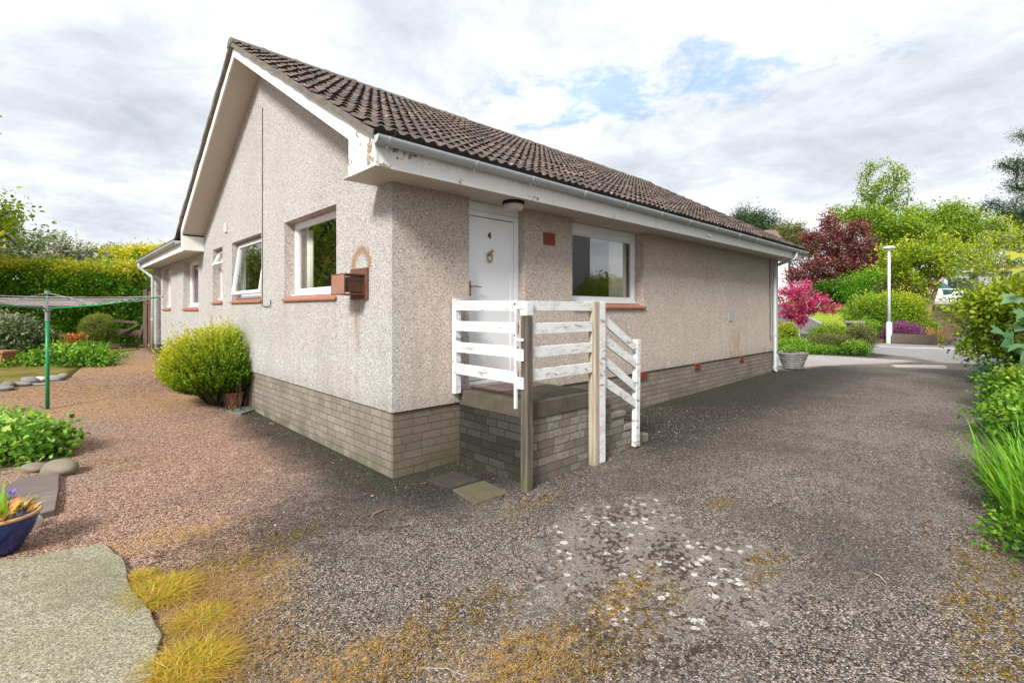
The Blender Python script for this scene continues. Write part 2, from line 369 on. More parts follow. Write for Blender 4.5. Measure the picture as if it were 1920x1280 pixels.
M['blueglaze'] = m_simple("blue_glaze", (.012, .025, .13), .15, .25, 5, spec=.6)
M['rim'] = m_simple("ochre_rim", (.50, .30, .14), .4, .2, 9)
M['whitewall'] = m_simple("white_render", (.74, .74, .74), .85, .08, 1)
M['greywall'] = m_simple("grey_render", (.38, .37, .38), .85, .1, 1)
M['lampmetal'] = m_simple("lamp_paint", (.66, .68, .72), .4, .08, 5)
M['slate'] = m_simple("far_roof", (.17, .115, .095), .9, .4, 5, bump=.4, bscale=12)
M['darkglass'] = m_simple("far_dark_glass", (.02, .022, .028), .12, .1, 2, spec=.6)
M['lawn_mat'] = None

# ------------------------------------------------------------------ ground
def m_ground():
    m, g = mat_new("tar_and_chip_ground"); oc = g.n('ShaderNodeTexCoord').outputs['Object']
    u, v, _ = g.sep(oc)
    warp = g.vm('ADD', oc, g.n('ShaderNodeVectorMath', {0: g.vm('SUBTRACT', g.noise(oc, 2.0, 4, out=1), (.5, .5, .5)), 'Scale': .5}, operation='SCALE').outputs[0])
    wu, wv, _ = g.sep(warp)
    cell = g.sep(g.vor(oc, 118, 'Color')); cr, cg = cell[0], cell[1]; d = g.vor(oc, 118)
    big = g.sep(g.vor(oc, 52, 'Color'))[0]; dbig = g.vor(oc, 52)
    n1 = g.noise(oc, .8, 5, .6); n2 = g.noise(oc, 3.5, 5, .65); n3 = g.noise(oc, 14, 5, .7)
    pink = g.ramp(cr, [(0, (.045, .03, .026)), (.22, (.20, .10, .07)), (.45, (.50, .265, .17)), (.75, (.74, .455, .325)), (1, (.92, .70, .55))])
    grey = g.ramp(cr, [(0, (.022, .020, .020)), (.26, (.085, .075, .070)), (.50, (.19, .16, .145)), (.70, (.34, .265, .215)), (.87, (.50, .41, .33)), (1, (.70, .63, .55))])
    # pinkish gravel on the garden side, tar with chips on the drive
    side = g.step(g.m('ADD', g.m('SUBTRACT', g.m('MULTIPLY', wv, .75), g.m('MULTIPLY', wu, .95)), g.m('MULTIPLY', g.m('SUBTRACT', n2, .5), .8)), .1, 1.7)
    col = g.mix(side, grey, pink)
    grain = g.m('ADD', g.m('MULTIPLY', g.sep(g.vor(oc, 36, 'Color'))[0], .45), g.m('MULTIPLY', g.noise(oc, 30, 4, .75), .6))
    col = g.mix(1, col, g.ramp(grain, [(.25, .55), (.45, .86), (.62, 1.0), (.85, 1.0)]), 'MULTIPLY')
    # worn areas where the tar shows
    wear = g.m('MULTIPLY', g.step(n1, .47, .60), g.m('SUBTRACT', 1.0, g.m('MULTIPLY', side, .8)))
    col = g.mix(g.m('MULTIPLY', wear, .45), col, (.115, .098, .085))
    pale = g.m('MULTIPLY', g.step(n2, .50, .68), g.m('SUBTRACT', 1.0, side))
    col = g.mix(g.m('MULTIPLY', pale, .28), col, (.36, .31, .27))
    macro = g.noise(g.vm('ADD', oc, (5, 9, 0)), .55, 5, .65)
    col = g.mix(g.m('MULTIPLY', g.m('MULTIPLY', g.step(macro, .50, .62), .50), g.m('SUBTRACT', 1.0, g.m('MULTIPLY', side, .6))), col, g.mix(cr, (.035, .033, .032), (.15, .13, .12)))
    col = g.mix(g.m('MULTIPLY', g.step(macro, .46, .34), .25), col, g.mix(cr, (.20, .18, .165), (.48, .43, .39)))
    bsel = g.m('MULTIPLY', g.step(big, .80, .84), g.step(dbig, .44, .34))
    col = g.mix(g.m('MULTIPLY', bsel, g.m('SUBTRACT', 1.0, g.m('MULTIPLY', wear, .7))), col, g.ramp(g.sep(g.vor(oc, 52, 'Color'))[1], [(0, (.05, .05, .05)), (.35, (.20, .16, .14)), (.7, (.50, .36, .28)), (1, (.72, .66, .60))]))
    def ell(px, py, rx, ry, amp=.7, src=None):
        """irregular patch centred on the ground at a photo pixel"""
        p = ray(px, py); a, b = UV(p.x, p.y)
        ex = g.m('DIVIDE', g.m('SUBTRACT', u, a), rx); ey = g.m('DIVIDE', g.m('SUBTRACT', v, b), ry)
        r = g.m('SQRT', g.m('ADD', g.m('MULTIPLY', ex, ex), g.m('MULTIPLY', ey, ey)))
        return g.step(g.m('ADD', r, g.m('MULTIPLY', g.m('SUBTRACT', src or n2, .5), amp * 3)), 1.25, .65)
    def mx(*a):
        r = a[0]
        for b in a[1:]: r = g.m('MAXIMUM', r, b)
        return r
    # darker ground in strips along the plinths
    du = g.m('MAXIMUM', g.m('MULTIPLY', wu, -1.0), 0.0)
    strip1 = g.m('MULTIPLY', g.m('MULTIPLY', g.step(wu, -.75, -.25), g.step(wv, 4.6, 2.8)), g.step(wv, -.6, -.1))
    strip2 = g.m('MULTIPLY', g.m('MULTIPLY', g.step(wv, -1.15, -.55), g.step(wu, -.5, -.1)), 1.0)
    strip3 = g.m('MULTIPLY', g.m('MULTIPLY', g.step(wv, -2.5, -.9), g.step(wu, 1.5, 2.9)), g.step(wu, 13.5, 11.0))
    dark_ground = g.m('MAXIMUM', g.m('MAXIMUM', g.m('MULTIPLY', strip1, .82), g.m('MULTIPLY', strip2, .88)), g.m('MULTIPLY', strip3, .90))
    dark_ground = g.m('MAXIMUM', dark_ground, g.m('MULTIPLY', ell(640, 960, .95, .55), .5))
    col = g.mix(dark_ground, col, g.mix(g.step(cg, .80, .97), (.022, .020, .018), (.17, .15, .13)))
    green = g.m('MULTIPLY', g.m('MULTIPLY', strip1, g.step(wu, -.4, -.08)), g.step(n3, .40, .6))
    col = g.mix(g.m('MULTIPLY', green, .6), col, (.045, .06, .015))
    # old concrete haunch with lichen, brown moss
    conc = mx(ell(1200, 1060, .75, .62), ell(1310, 1100, .5, .4), ell(1150, 985, .6, .35))
    ctex = g.mix(n3, (.20, .175, .16), (.42, .37, .34))
    ctex = g.mix(g.m('MULTIPLY', g.step(cr, .2, .9), .4), ctex, grey)
    col = g.mix(g.m('MULTIPLY', conc, .88), col, ctex)
    whs = g.m('MULTIPLY', g.m('MULTIPLY', g.step(g.m('ADD', g.vor(oc, 13), g.m('MULTIPLY', g.m('SUBTRACT', g.noise(oc, 30, 5, .75), .5), .7)), .36, .26), g.step(g.noise(oc, 3.3, 3), .42, .50)), conc)
    col = g.mix(whs, col, (.80, .77, .73))
    bm_ = g.m('MULTIPLY', g.step(g.m('ADD', g.m('MULTIPLY', g.noise(oc, 24, 5, .7), .7), g.m('MULTIPLY', n2, .4)), .56, .59), mx(conc, ell(1250, 1180, .5, .3), ell(1120, 1210, .5, .25)))
    col = g.mix(g.m('MULTIPLY', bm_, .85), col, (.055, .028, .014))
    crk = g.n('ShaderNodeTexVoronoi', {'Vector': warp, 'Scale': 2.3}, feature='DISTANCE_TO_EDGE').outputs['Distance']
    ck = g.m('MULTIPLY', g.step(crk, .012, .004), g.m('MULTIPLY', ell(1010, 1050, .35, .35, .3), 1.0))
    col = g.mix(g.m('MULTIPLY', ck, .8), col, (.03, .025, .02))
    # straw-yellow and olive moss
    straw = mx(ell(330, 1170, .50, .30), ell(420, 1090, .45, .25), ell(980, 1240, .42, .16), ell(640, 1250, .4, .14), ell(300, 1010, .5, .16), ell(1150, 1130, .3, .1),
               ell(230, 760, 2.0, .9), ell(60, 740, 1.5, .8), ell(250, 690, 1.4, 1.2))
    tex = g.m('MULTIPLY', g.step(g.noise(oc, 19, 6, .82), .47, .52), g.step(n3, .42, .52))
    col = g.mix(g.m('MULTIPLY', g.m('MULTIPLY', straw, tex), .95), col, g.mix(cg, (.48, .24, .05), (.70, .45, .16)))
    oliv = mx(ell(455, 1060, .42, .22), ell(200, 868, .42, .16), ell(880, 1140, .4, .2), ell(1350, 945, .2, .12), ell(1860, 1060, .34, .22), ell(1850, 1140, .45, .2), ell(1880, 1230, .4, .2),
              ell(540, 1010, .3, .12), ell(1440, 1060, .3, .12), ell(1120, 1180, .8, .25), ell(720, 1240, .5, .2), ell(990, 945, .4, .1), ell(240, 880, .2, .1))
    t2 = g.m('MULTIPLY', g.step(g.noise(oc, 22, 6, .82), .47, .52), g.step(n3, .44, .52))
    col = g.mix(g.m('MULTIPLY', g.m('MULTIPLY', oliv, t2), .92), col, g.mix(g.step(g.noise(oc, 75, 3, .7), .50, .62), (.12, .065, .014), (.55, .38, .03)))
    brown = g.m('MULTIPLY', mx(ell(380, 1050, .5, .3), ell(1100, 1200, .75, .22), ell(720, 1260, .8, .15), ell(200, 720, 2.2, 1.2)), g.step(g.noise(oc, 18, 5, .75), .50, .62))
    col = g.mix(g.m('MULTIPLY', brown, .75), col, (.060, .032, .014))
    # white chips beyond the house corner
    wg = g.m('MULTIPLY', g.step(wu, 9.8, 10.9), g.m('MULTIPLY', g.step(wu, 17.3, 16.6), g.step(g.m('ADD', wv, g.m('MULTIPLY', g.m('SUBTRACT', wu, 10.6), .26)), -.35, .15)))
    col = g.mix(g.m('MULTIPLY', wg, .9), col, g.ramp(cr, [(0, (.30, .26, .24)), (.4, (.56, .50, .46)), (1, (.85, .80, .76))]))
    far = g.step(u, 30, 34)
    soil = g.m('MULTIPLY', g.step(g.m('SUBTRACT', wv, g.m('MULTIPLY', g.step(wu, 2.2, 1.0), -.5)), -3.75, -4.05), 1.0)
    col = g.mix(soil, col, g.mix(n3, (.05, .035, .022), (.17, .12, .075)))
    # left border soil
    hgt = g.m('ADD', g.m('MULTIPLY', g.m('SUBTRACT', 1.0, d), g.m('SUBTRACT', 1.0, g.m('MULTIPLY', wear, .4))), g.m('MULTIPLY', n3, .6))
    fade = 1.0
    finish(g, g.mix(.55, col, g.mix(1, col, g.ramp(g.step(d, .2, .65), [(0, 1.0), (1, .25)]), 'MULTIPLY')), .92, g.bump(hgt, 1.0, .009), spec=.25)
    return m
M['ground'] = m_ground()
def m_grass_ground(name, a, b):
    m, g = mat_new(name); oc = g.n('ShaderNodeTexCoord').outputs['Object']
    n = g.noise(oc, 1.2, 5, .65); f = g.noise(oc, 60, 3, .7)
    finish(g, g.mix(g.m('ADD', g.m('MULTIPLY', g.step(n, .3, .7), .6), g.m('MULTIPLY', f, .4)), a, b), .95, g.bump(f, .9, .03), spec=.15); return m
M['lawn'] = m_grass_ground("lawn", (.11, .22, .015), (.42, .46, .05))
M['soil'] = m_grass_ground("soil", (.05, .035, .022), (.17, .115, .075))
M['border'] = m_grass_ground("border_soil", (.08, .08, .02), (.36, .27, .07))
M['asphalt'] = m_simple("grey_asphalt", (.25, .24, .24), .9, .25, 3, bump=.6, bscale=90)
M['asphalt2'] = m_simple("dark_asphalt", (.13, .12, .125), .9, .3, 2, bump=.5, bscale=60)
M['kerb'] = m_simple("kerb_stone", (.36, .34, .32), .9, .2, 6, bump=.3)

def axis(lo, hi, fine_lo, fine_hi, fine, ratio=1.25):
    a = list(np.arange(fine_lo, fine_hi + 1e-6, fine)); st = fine; x = fine_lo
    while x > lo: st *= ratio; x -= st; a.insert(0, max(x, lo))
    st = fine; x = fine_hi
    while x < hi: st *= ratio; x += st; a.append(min(x, hi))
    return np.array(a)
def build_ground():
    us = axis(-500, 600, -8, 40, .5); vs = axis(-400, 600, -12, 24, .5)
    Ug, Vg = np.meshgrid(us, vs, indexing='ij')
    X = Cx + Ug * ux + Vg * vx; Y = Cy + Ug * uy + Vg * vy
    co = np.stack([Ug, Vg, gz(X, Y)], -1).reshape(-1, 3)
    nu, nv = len(us), len(vs); me = bpy.data.meshes.new("ground")
    fs = [(i * nv + j, (i + 1) * nv + j, (i + 1) * nv + j + 1, i * nv + j + 1) for i in range(nu - 1) for j in range(nv - 1)]
    me.from_pydata(co.tolist(), [], fs); me.shade_smooth()
    o = link("ground", me, M['ground']); o.location = (Cx, Cy, 0); o.rotation_euler = (0, 0, TH); tag(o, kind='structure')
build_ground()
def sheet(name, pts, mat, dz=.012, step=.5, kind='structure', thick=0, label=None, cat=None):
    """a sheet draped on the terrain; pts are world (x,y)"""
    bm = bmesh.new(); f = bm.faces.new([bm.verts.new((p[0], p[1], 0)) for p in pts])
    xs = [p[0] for p in pts]; ys = [p[1] for p in pts]
    for ax, lo, hi in ((0, min(xs), max(xs)), (1, min(ys), max(ys))):
        x = math.floor(lo / step) * step + step
        while x < hi:
            co = (x, 0, 0) if ax == 0 else (0, x, 0); no = (1, 0, 0) if ax == 0 else (0, 1, 0)
            bmesh.ops.bisect_plane(bm, geom=bm.verts[:] + bm.edges[:] + bm.faces[:], plane_co=co, plane_no=no); x += step
    for v_ in bm.verts: v_.co.z = float(gz(v_.co.x, v_.co.y)) + dz
    bmesh.ops.recalc_face_normals(bm, faces=bm.faces)
    if bm.faces[0].normal.z < 0: bmesh.ops.reverse_faces(bm, faces=bm.faces)
    me = bpy.data.meshes.new(name); bm.to_mesh(me); bm.free(); me.shade_smooth()
    o = link(name, me, mat); sl = o.modifiers.new('thickness', 'SOLIDIFY'); sl.thickness = dz + .06; sl.offset = -1; tag(o, label, cat, None, kind); return o
def R2(*pp): return [tuple(ray(*p)[:2]) for p in pp]

# concrete path slab in the left foreground: broken edge, 5 cm thick
def path_slab():
    g_ = []
    edge = R2((0, 1060), (60, 1051), (120, 1040), (184, 1029), (197, 1028), (208, 1036), (216, 1046), (229, 1053), (236, 1070), (240, 1098), (249, 1122), (262, 1132), (282, 1155), (290, 1180), (305, 1201), (296, 1221), (291, 1250), (288, 1290))
    last = edge[-1]; pts = edge + [(last[0] - .1, 1.2), (-1.0, -.4), (-6.0, 1.2)]
    k = MB().prism([(x, y) for x, y in pts], -.05, .028, 2); o = k.build("path", m_path(), None, bevel=.006)
    tag(o, kind='structure')
def m_path():
    m, g = mat_new("exposed_concrete"); oc = g.n('ShaderNodeTexCoord').outputs['Object']
    c = g.sep(g.vor(oc, 170, 'Color'))[0]; n = g.noise(oc, 2.2, 5, .65); n3 = g.noise(oc, 16, 5, .7)
    col = g.ramp(c, [(0, (.10, .09, .062)), (.35, (.22, .20, .14)), (.7, (.33, .30, .215)), (1, (.50, .45, .36))])
    col = g.mix(g.m('MULTIPLY', g.step(n, .45, .70), .38), col, (.20, .21, .11))
    col = g.mix(g.m('MULTIPLY', g.step(n3, .62, .72), .6), col, (.52, .49, .44))
    col = g.mix(g.m('MULTIPLY', g.step(n3, .30, .24), .8), col, (.07, .06, .05))
    pit = g.step(g.m('ADD', g.vor(oc, 6.0), g.m('MULTIPLY', g.m('SUBTRACT', n3, .5), .3)), .10, .05)
    big_ = g.noise(g.vm('ADD', oc, (3, 3, 0)), 1.0, 5, .7); col = g.mix(g.m('MULTIPLY', g.step(big_, .50, .66), .42), col, (.115, .115, .07))
    ckv = g.n('ShaderNodeTexVoronoi', {'Vector': g.vm('ADD', oc, g.n('ShaderNodeVectorMath', {0: g.noise(oc, 3, 4, out=1), 'Scale': .35}, operation='SCALE').outputs[0]), 'Scale': 1.1}, feature='DISTANCE_TO_EDGE').outputs['Distance']
    col = g.mix(g.m('MULTIPLY', g.step(ckv, .006, .002), .15), col, (.05, .045, .035))
    col = g.mix(g.m('MULTIPLY', pit, .7), col, (.08, .07, .055))
    finish(g, col, .93, g.bump(g.m('ADD', g.m('SUBTRACT', g.m('MULTIPLY', c, .5), pit), n3), .7, .008), spec=.2); return m
path_slab()

# ------------------------------------------------------------------ the house
house = thing("bungalow", "bungalow with pebbledashed walls, white gable boards, grey brick base and brown tiled roof", "house", (Cx, Cy, 0), TH)
LEN, DEP, ZT = 10.17, 7.35, 2.72          # drive-side wall length, gable width, soffit height
ZP = .612
def wall(name, length, openings, z0, z1, fmap, mat, thick=.26, s_start=0.0, parent=house, n_=1):
    S = sorted({s_start, length, *[o[0] for o in openings], *[o[1] for o in openings]})
    Z = sorted({z0, z1, *[o[2] for o in openings], *[o[3] for o in openings]})
    def solid(i, j):
        if not (0 <= i < len(S) - 1 and 0 <= j < len(Z) - 1): return False
        a, b = (S[i] + S[i + 1]) / 2, (Z[j] + Z[j + 1]) / 2
        return not any(o[0] < a < o[1] and o[2] < b < o[3] for o in openings)
    k = MB(fmap)
    for i in range(len(S) - 1):
        for j in range(len(Z) - 1):
            if not solid(i, j): continue
            a, b, c, d = S[i], S[i + 1], Z[j], Z[j + 1]
            k.add([(a, 0, c), (b, 0, c), (b, 0, d), (a, 0, d)], [(0, 1, 2, 3)])
            k.add([(a, -thick, c), (b, -thick, c), (b, -thick, d), (a, -thick, d)], [(3, 2, 1, 0)])
            if not solid(i - 1, j): k.add([(a, 0, c), (a, -thick, c), (a, -thick, d), (a, 0, d)], [(3, 2, 1, 0)])
            if not solid(i + 1, j): k.add([(b, 0, c), (b, -thick, c), (b, -thick, d), (b, 0, d)], [(0, 1, 2, 3)])
            if not solid(i, j - 1): k.add([(a, 0, c), (b, 0, c), (b, -thick, c), (a, -thick, c)], [(3, 2, 1, 0)])
            if not solid(i, j + 1): k.add([(a, 0, d), (b, 0, d), (b, -thick, d), (a, -thick, d)], [(0, 1, 2, 3)])
    return k
FR = lambda s, n, z: (s, -n, z)           # drive-side wall: s along u, n outward
FL = lambda s, n, z: (-n, s, z)           # gable wall: s along v, n outward
OR = [(.897, 1.722, .74, ZT + .01), (2.576, 4.277, 1.60, ZT + .01)]
OL = [(1.177, 2.77, 1.69, 2.70), (3.72, 5.28, 1.69, 2.68), (5.895, 6.585, 1.69, 2.68), (7.80, 9.30, 1.57, 2.64), (10.87, 12.0, 1.57, 2.62)]
# walls: one mesh
wm = wall("w", LEN, OR, ZP, ZT + .01, FR, None)
# gable above eaves
k2 = wall("w", 12.37, OL, ZP, ZT + .01, FL, None, s_start=.26)
wm.map = lambda a, b, c: (a, b, c)
off = len(wm.v); wm.v += k2.v; wm.f += [[i + off for i in q] for q in k2.f]
TAN = .575
gp = [(.0, ZT + .01), (DEP, ZT + .01), (DEP, 2.93 - .10), (DEP / 2, 2.93 - .10 + TAN * (DEP / 2)), (.0, 2.93 - .10)]
gp = [(0.0, ZT + .01), (DEP, ZT + .01), (DEP, 2.98), (DEP / 2, 2.98 + TAN * DEP / 2), (0.0, 2.98)]
wm.prism([(a, b) for a, b in gp], 0.0, .2, 0)
wm.prism([(a, b) for a, b in gp], LEN - .2, LEN, 0)
wm.box(LEN - .26, LEN, .26, DEP, ZP, ZT + .01)
wm.box(5.0, LEN - .26, DEP - .25, DEP, ZP, ZT + .01)
wm.box(-.11, .3, 12.372, 12.75, ZP, ZT - .02)        # nib at the far end
wm.box(.3, 6.0, 12.45, 12.75, ZP, ZT - .02)
wm.box(5.7, 6.0, DEP, 12.45, ZP, ZT - .02)
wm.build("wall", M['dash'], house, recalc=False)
k = MB()
k.box(.022, LEN - .02, .022, .26, -.3, ZP); k.box(.022, .25, .26, 12.37, -.3, ZP); k.box(LEN - .25, LEN - .02, .26, DEP, -.3, ZP); k.box(-.09, 5.98, 12.37, 12.73, -.3, ZP)
k.build("plinth", M['plinth'], house)
k = MB().box(.25, 9.9, .26, 7.3, .5, .58).box(.25, 5.7, 7.3, 12.4, .5, .58)
k.box(2.35, 2.43, .27, 3.2, .6, 2.6); k.box(4.55, 4.63, .27, 3.2, .6, 2.6); k.box(.3, 4.55, 3.2, 3.28, .6, 2.6); k.box(.3, 3.2, 7.36, 7.44, .6, 2.6); k.box(3.2, 3.28, 3.3, 12.3, .6, 2.6)
k.build("inner_room", M['room'], house)

# air bricks (drive side) and the vent by the door
def airbrick(s0, s1, z0, z1, rows, cols=0, name="air_vent"):
    k = MB(FR)
    if cols == 0:
        nn = rows * 2 + 1; h = (z1 - z0) / nn
        k.box(s0, s1, -.03, -.010, z0, z1)
        for i in range(0, nn, 2): k.box(s0, s1, -.008, .006, z0 + i * h, z0 + (i + 1) * h)
        k.box(s0, s0 + .012, -.008, .0055, z0 + h, z1 - h); k.box(s1 - .012, s1, -.008, .0055, z0 + h, z1 - h)
    o = k.build(name, M['ventred'], house); return o
for s in (4.16, 5.95, 7.92): airbrick(s, s + .215, .515, .60, 3)
def louvre():
    k = MB(FR); s0, s1, z0, z1 = 2.03, 2.235, 2.335, 2.485
    k.box(s0, s1, 0, .006, z0, z1); rows, cols = 5, 9; hw, hh = (s1 - s0 - .02) / cols, (z1 - z0 - .02) / rows
    for r in range(rows + 1): k.box(s0, s1, .0062, .014, z0 + .004 + r * hh, z0 + .004 + r * hh + .014)
    for c in range(cols + 1): k.box(s0 + .004 + c * hw, s0 + .004 + c * hw + .010, .0064, .0125, z0 + .002, z1 - .002)
    o = k.build("air_vent", M['ventred'], house)
    MB(FR).box(s0 + .008, s1 - .008, .0061, .008, z0 + .008, z1 - .008).build("dark_gap", M['ventdark'], o)
louvre()

# windows --------------------------------------------------------------
def ring(k, s0, s1, z0, z1, w_, n0, n1, wb=None, wt=None):
    wb = wb or w_; wt = wt or w_
    k.box(s0, s0 + w_, n0, n1, z0, z1); k.box(s1 - w_, s1, n0, n1, z0, z1)
    k.box(s0 + w_, s1 - w_, n0, n1, z0, z0 + wb); k.box(s0 + w_, s1 - w_, n0, n1, z1 - wt, z1)
def window(fm, s0, s1, z0, z1, dep, head=0, kind='fixed', vent=True, label=None, sill_z=0.045, name="window"):
    fr = MB(fm); g0 = .004
    a, b, c, d = s0 + g0, s1 - g0, z0 + sill_z + .02, z1 - g0
    if head: fr.box(a, b, -dep - .06, -dep + .002, d - head, d - .001); d2 = d - head
    else: d2 = d
    ring(fr, a, b, c, d2, .055, -dep - .07, -dep)
    fr.box(a, b, -dep - .02, -dep + .045, c - .022, c - .001)      # white sub-sill
    o = fr.build(name, M['upvc'], house, bevel=.004)
    if label: o['label'] = label
    ia, ib, ic, id_ = a + .055, b - .055, c + .055, d2 - .055
    if kind == 'topvent':
        zz = id_ - .30
        t = MB(fm).box(ia, ib, -dep - .06, -dep + .004, zz - .03, zz + .03); t.build("transom", M['upvc'], o, bevel=.003)
        MB(fm).box(ia + .001, ib - .001, -dep - .04, -dep - .034, ic, zz - .03).build("pane", M['glass'], o)
        sash(fm, ia - .012, ib + .012, zz + .032, id_ + .012, dep, 24, o, .035)
    elif kind == 'open':
        sash(fm, ia - .015, ib + .015, ic - .015, id_ + .015, dep, 7.5, o, .05)
    else:
        k = MB(fm); ring(k, ia + .001, ib - .001, ic + .001, id_ - .001, .018, -dep - .055, -dep - .02); k.build("glazing_bead", M['upvc'], o)
        MB(fm).box(ia + .019, ib - .019, -dep - .044, -dep - .036, ic + .019, id_ - .019).build("pane", M['glass'], o)
    if vent:
        m_ = (a + b) / 2; zc = d2 - .026 if not head else d - head * .0 - .03
        MB(fm).box(m_ - .22, m_ + .22, -dep + .001, -dep + .014, (d2 - .040), (d2 - .018)).build("trickle_vent", M['upvc'], o, bevel=.003)
    # terracotta tile sill, sloping
    t = MB(fm); n = max(2, int((s1 - s0) / .22)); ww = (s1 - s0 + .05) / n
    for i in range(n):
        q0, q1 = s0 - .025 + i * ww + .002, s0 - .025 + (i + 1) * ww - .002
        lo = q0 if i else max(q0, s0 - .025)
        t.add([(q0, -dep + .04, z0 + sill_z - .005), (q1, -dep + .04, z0 + sill_z - .005), (q1, .035, z0), (q0, .035, z0),
               (q0, -dep + .04, z0 + sill_z - .03), (q1, -dep + .04, z0 + sill_z - .03), (q1, .035, z0 - .028), (q0, .035, z0 - .028)],
              [(0, 1, 2, 3), (7, 6, 5, 4), (0, 3, 7, 4), (1, 5, 6, 2), (3, 2, 6, 7), (0, 4, 5, 1)])
    t.build("sill", M['sill'], o, bevel=.003)
    return o
def sash(fm, a, b, c, d, dep, ang, parent, wd):
    """top-hung sash opened outward by ang degrees"""
    t = math.radians(ang)
    def f2(s, n, z):
        dn, dz = n + dep, z - d          # relative to hinge at the head
        return fm(s, -dep + .012 + dn * math.cos(t) - dz * math.sin(t), d + dn * math.sin(t) + dz * math.cos(t))
    k = MB(f2); ring(k, a, b, c, d, wd, -dep - .03, -dep + .03); s = k.build("opening_sash", M['upvc'], parent, bevel=.003)
    MB(f2).box(a + wd - .001, b - wd + .001, -dep - .004, -dep + .004, c + wd - .001, d - wd + .001).build("pane", M['glass'], parent)
window(FR, 2.576, 4.277, 1.60, ZT, .15, head=.085, label="wide white window with a cream curtain at its right side")
window(FL, 1.177, 2.77, 1.69, 2.70, .13)
window(FL, 3.72, 5.28, 1.69, 2.68, .13, kind='open', vent=True, label="white window tilted open at the bottom")
window(FL, 5.895, 6.585, 1.69, 2.68, .13, kind='topvent', vent=False, label="narrow white window with its top light open")
window(FL, 7.80, 9.30, 1.57, 2.64, .13, vent=False)
window(FL, 10.87, 12.0, 1.57, 2.62, .13, vent=False)

# door ------------------------------------------------------------------
def front_door():
    s0, s1, z0, z1 = .901, 1.718, .745, ZT - .002; n = -.10
    fr = MB(FR)
    fr.box(s0, s1, n - .06, n, z1 - .095, z1)                                   # head panel
    zt = z1 - .097
    fr.box(s0, s0 + .045, n - .06, n - .001, z0, zt); fr.box(s1 - .075, s1, n - .06, n - .001, z0, zt); fr.box(s0 + .045, s1 - .075, n - .06, n - .001, zt - .055, zt)
    fr.box(s0 + .045, s1 - .075, n - .06, n + .012, z0, z0 + .04)
    f = fr.build("door_frame", M['door'], house, bevel=.005)
    a, b, c, d = s0 + .053, s1 - .084, z0 + .048, zt - .064
    MB(FR).box(s0 + .03, s1 - .06, n - .058, n - .051, z0 + .03, zt - .04).build('door_gap_shade', M['darkmetal'], f)  # dark sheet behind the leaf, stands in for the shade in the gaps
    l = MB(FR).box(a, b, n - .05, n - .012, c, d)
    o = l.build("door", M['door'], house, bevel=.004)
    tag(o, "plain white front door bearing a brass number 4")
    # slim raised edge of the leaf
    k = MB(FR); ring(k, a, b, c, d, .045, n - .0125, n - .005); k.build("door_edge", M['door'], o, bevel=.003)
    # number 4 as a bent strip of bronze
    k = MB(FR); zc, sc_ = 2.372, 1.268; q = .066
    nn0, nn1 = n - .012, n + .0
    k.prism([(sc_ - .030, zc + .018), (sc_ + .030, zc + .018), (sc_ + .030, zc + .030), (sc_ - .030, zc + .030)], nn0, nn1, 1)
    k.v = [(p) for p in k.v]
    k = MB(FR)
    def bar(x0, y0, x1, y1, w_):
        d_ = Vector((x1 - x0, y1 - y0)); nrm = Vector((-d_.y, d_.x)).normalized() * w_ / 2
        P = [(x0 + nrm.x, y0 + nrm.y), (x1 + nrm.x, y1 + nrm.y), (x1 - nrm.x, y1 - nrm.y), (x0 - nrm.x, y0 - nrm.y)]
        vs = [(sc_ + p[0], nn, zc + p[1]) for nn in (nn0, nn1 + .001) for p in P]
        k.add(vs, [(0, 1, 2, 3), (7, 6, 5, 4)] + [(i, (i + 1) % 4, (i + 1) % 4 + 4, i + 4) for i in range(4)])
    bar(.007, .033, -.018, -.005, .008); bar(-.019, -.008, .022, -.008, .0075); bar(.009, .034, .009, -.031, .009); bar(.0, -.030, .018, -.030, .006)
    k.build("door_number", M['darkmetal'], o)
    # brass ring knocker with a horse's head: generic ring and lug
    kz, ks = 2.15, 1.265
    t = MB(FR).tube([(ks + .034 * math.cos(i * math.pi / 12), n + .008, kz - .018 + .05 * math.sin(i * math.pi / 12)) for i in range(25)], .0075, 8, False)
    t.tube([(ks - .014, n + .0, kz - .004), (ks + .006, n + .018, kz + .040), (ks + .026, n + .026, kz + .052), (ks + .037, n + .018, kz + .036)], [.012, .015, .011, .006], 8)
    t.tube([(ks + .018, n + .02, kz + .055), (ks + .022, n + .018, kz + .078)], [.005, .001], 6); t.tube([(ks + .030, n + .02, kz + .052), (ks + .036, n + .018, kz + .074)], [.005, .001], 6)
    t.tube([(ks - .016, n - .006, kz + .01), (ks - .012, n + .01, kz + .012)], [.018, .010], 10)
    t.build("door_knocker", M['brass'], o, smooth=True)
    h = MB(FR).tube([(a + .03, n - .004, 1.80), (a + .03, n + .045, 1.80), (a + .06, n + .05, 1.805), (a + .15, n + .048, 1.795)], [.009, .008, .008, .007], 8)
    h.box(a + .012, a + .048, n - .0048, n + .002, 1.70, 1.86)
    h.build("door_handle", M['brass'], o, smooth=False)
front_door()

# porch light under the soffit
pl = MB().lathe([(.115, .0), (.12, -.012), (.118, -.03)], 24, (1.37, -.17, ZT - .001)).build("porch_light", M['black'], house, smooth=False)
MB().lathe([(.104, 0), (.110, -.02), (.104, -.055), (.088, -.066), (.03, -.068)], 24, (1.37, -.17, ZT - .031)).build("lamp_cover", M['lampglass'], pl, smooth=True)

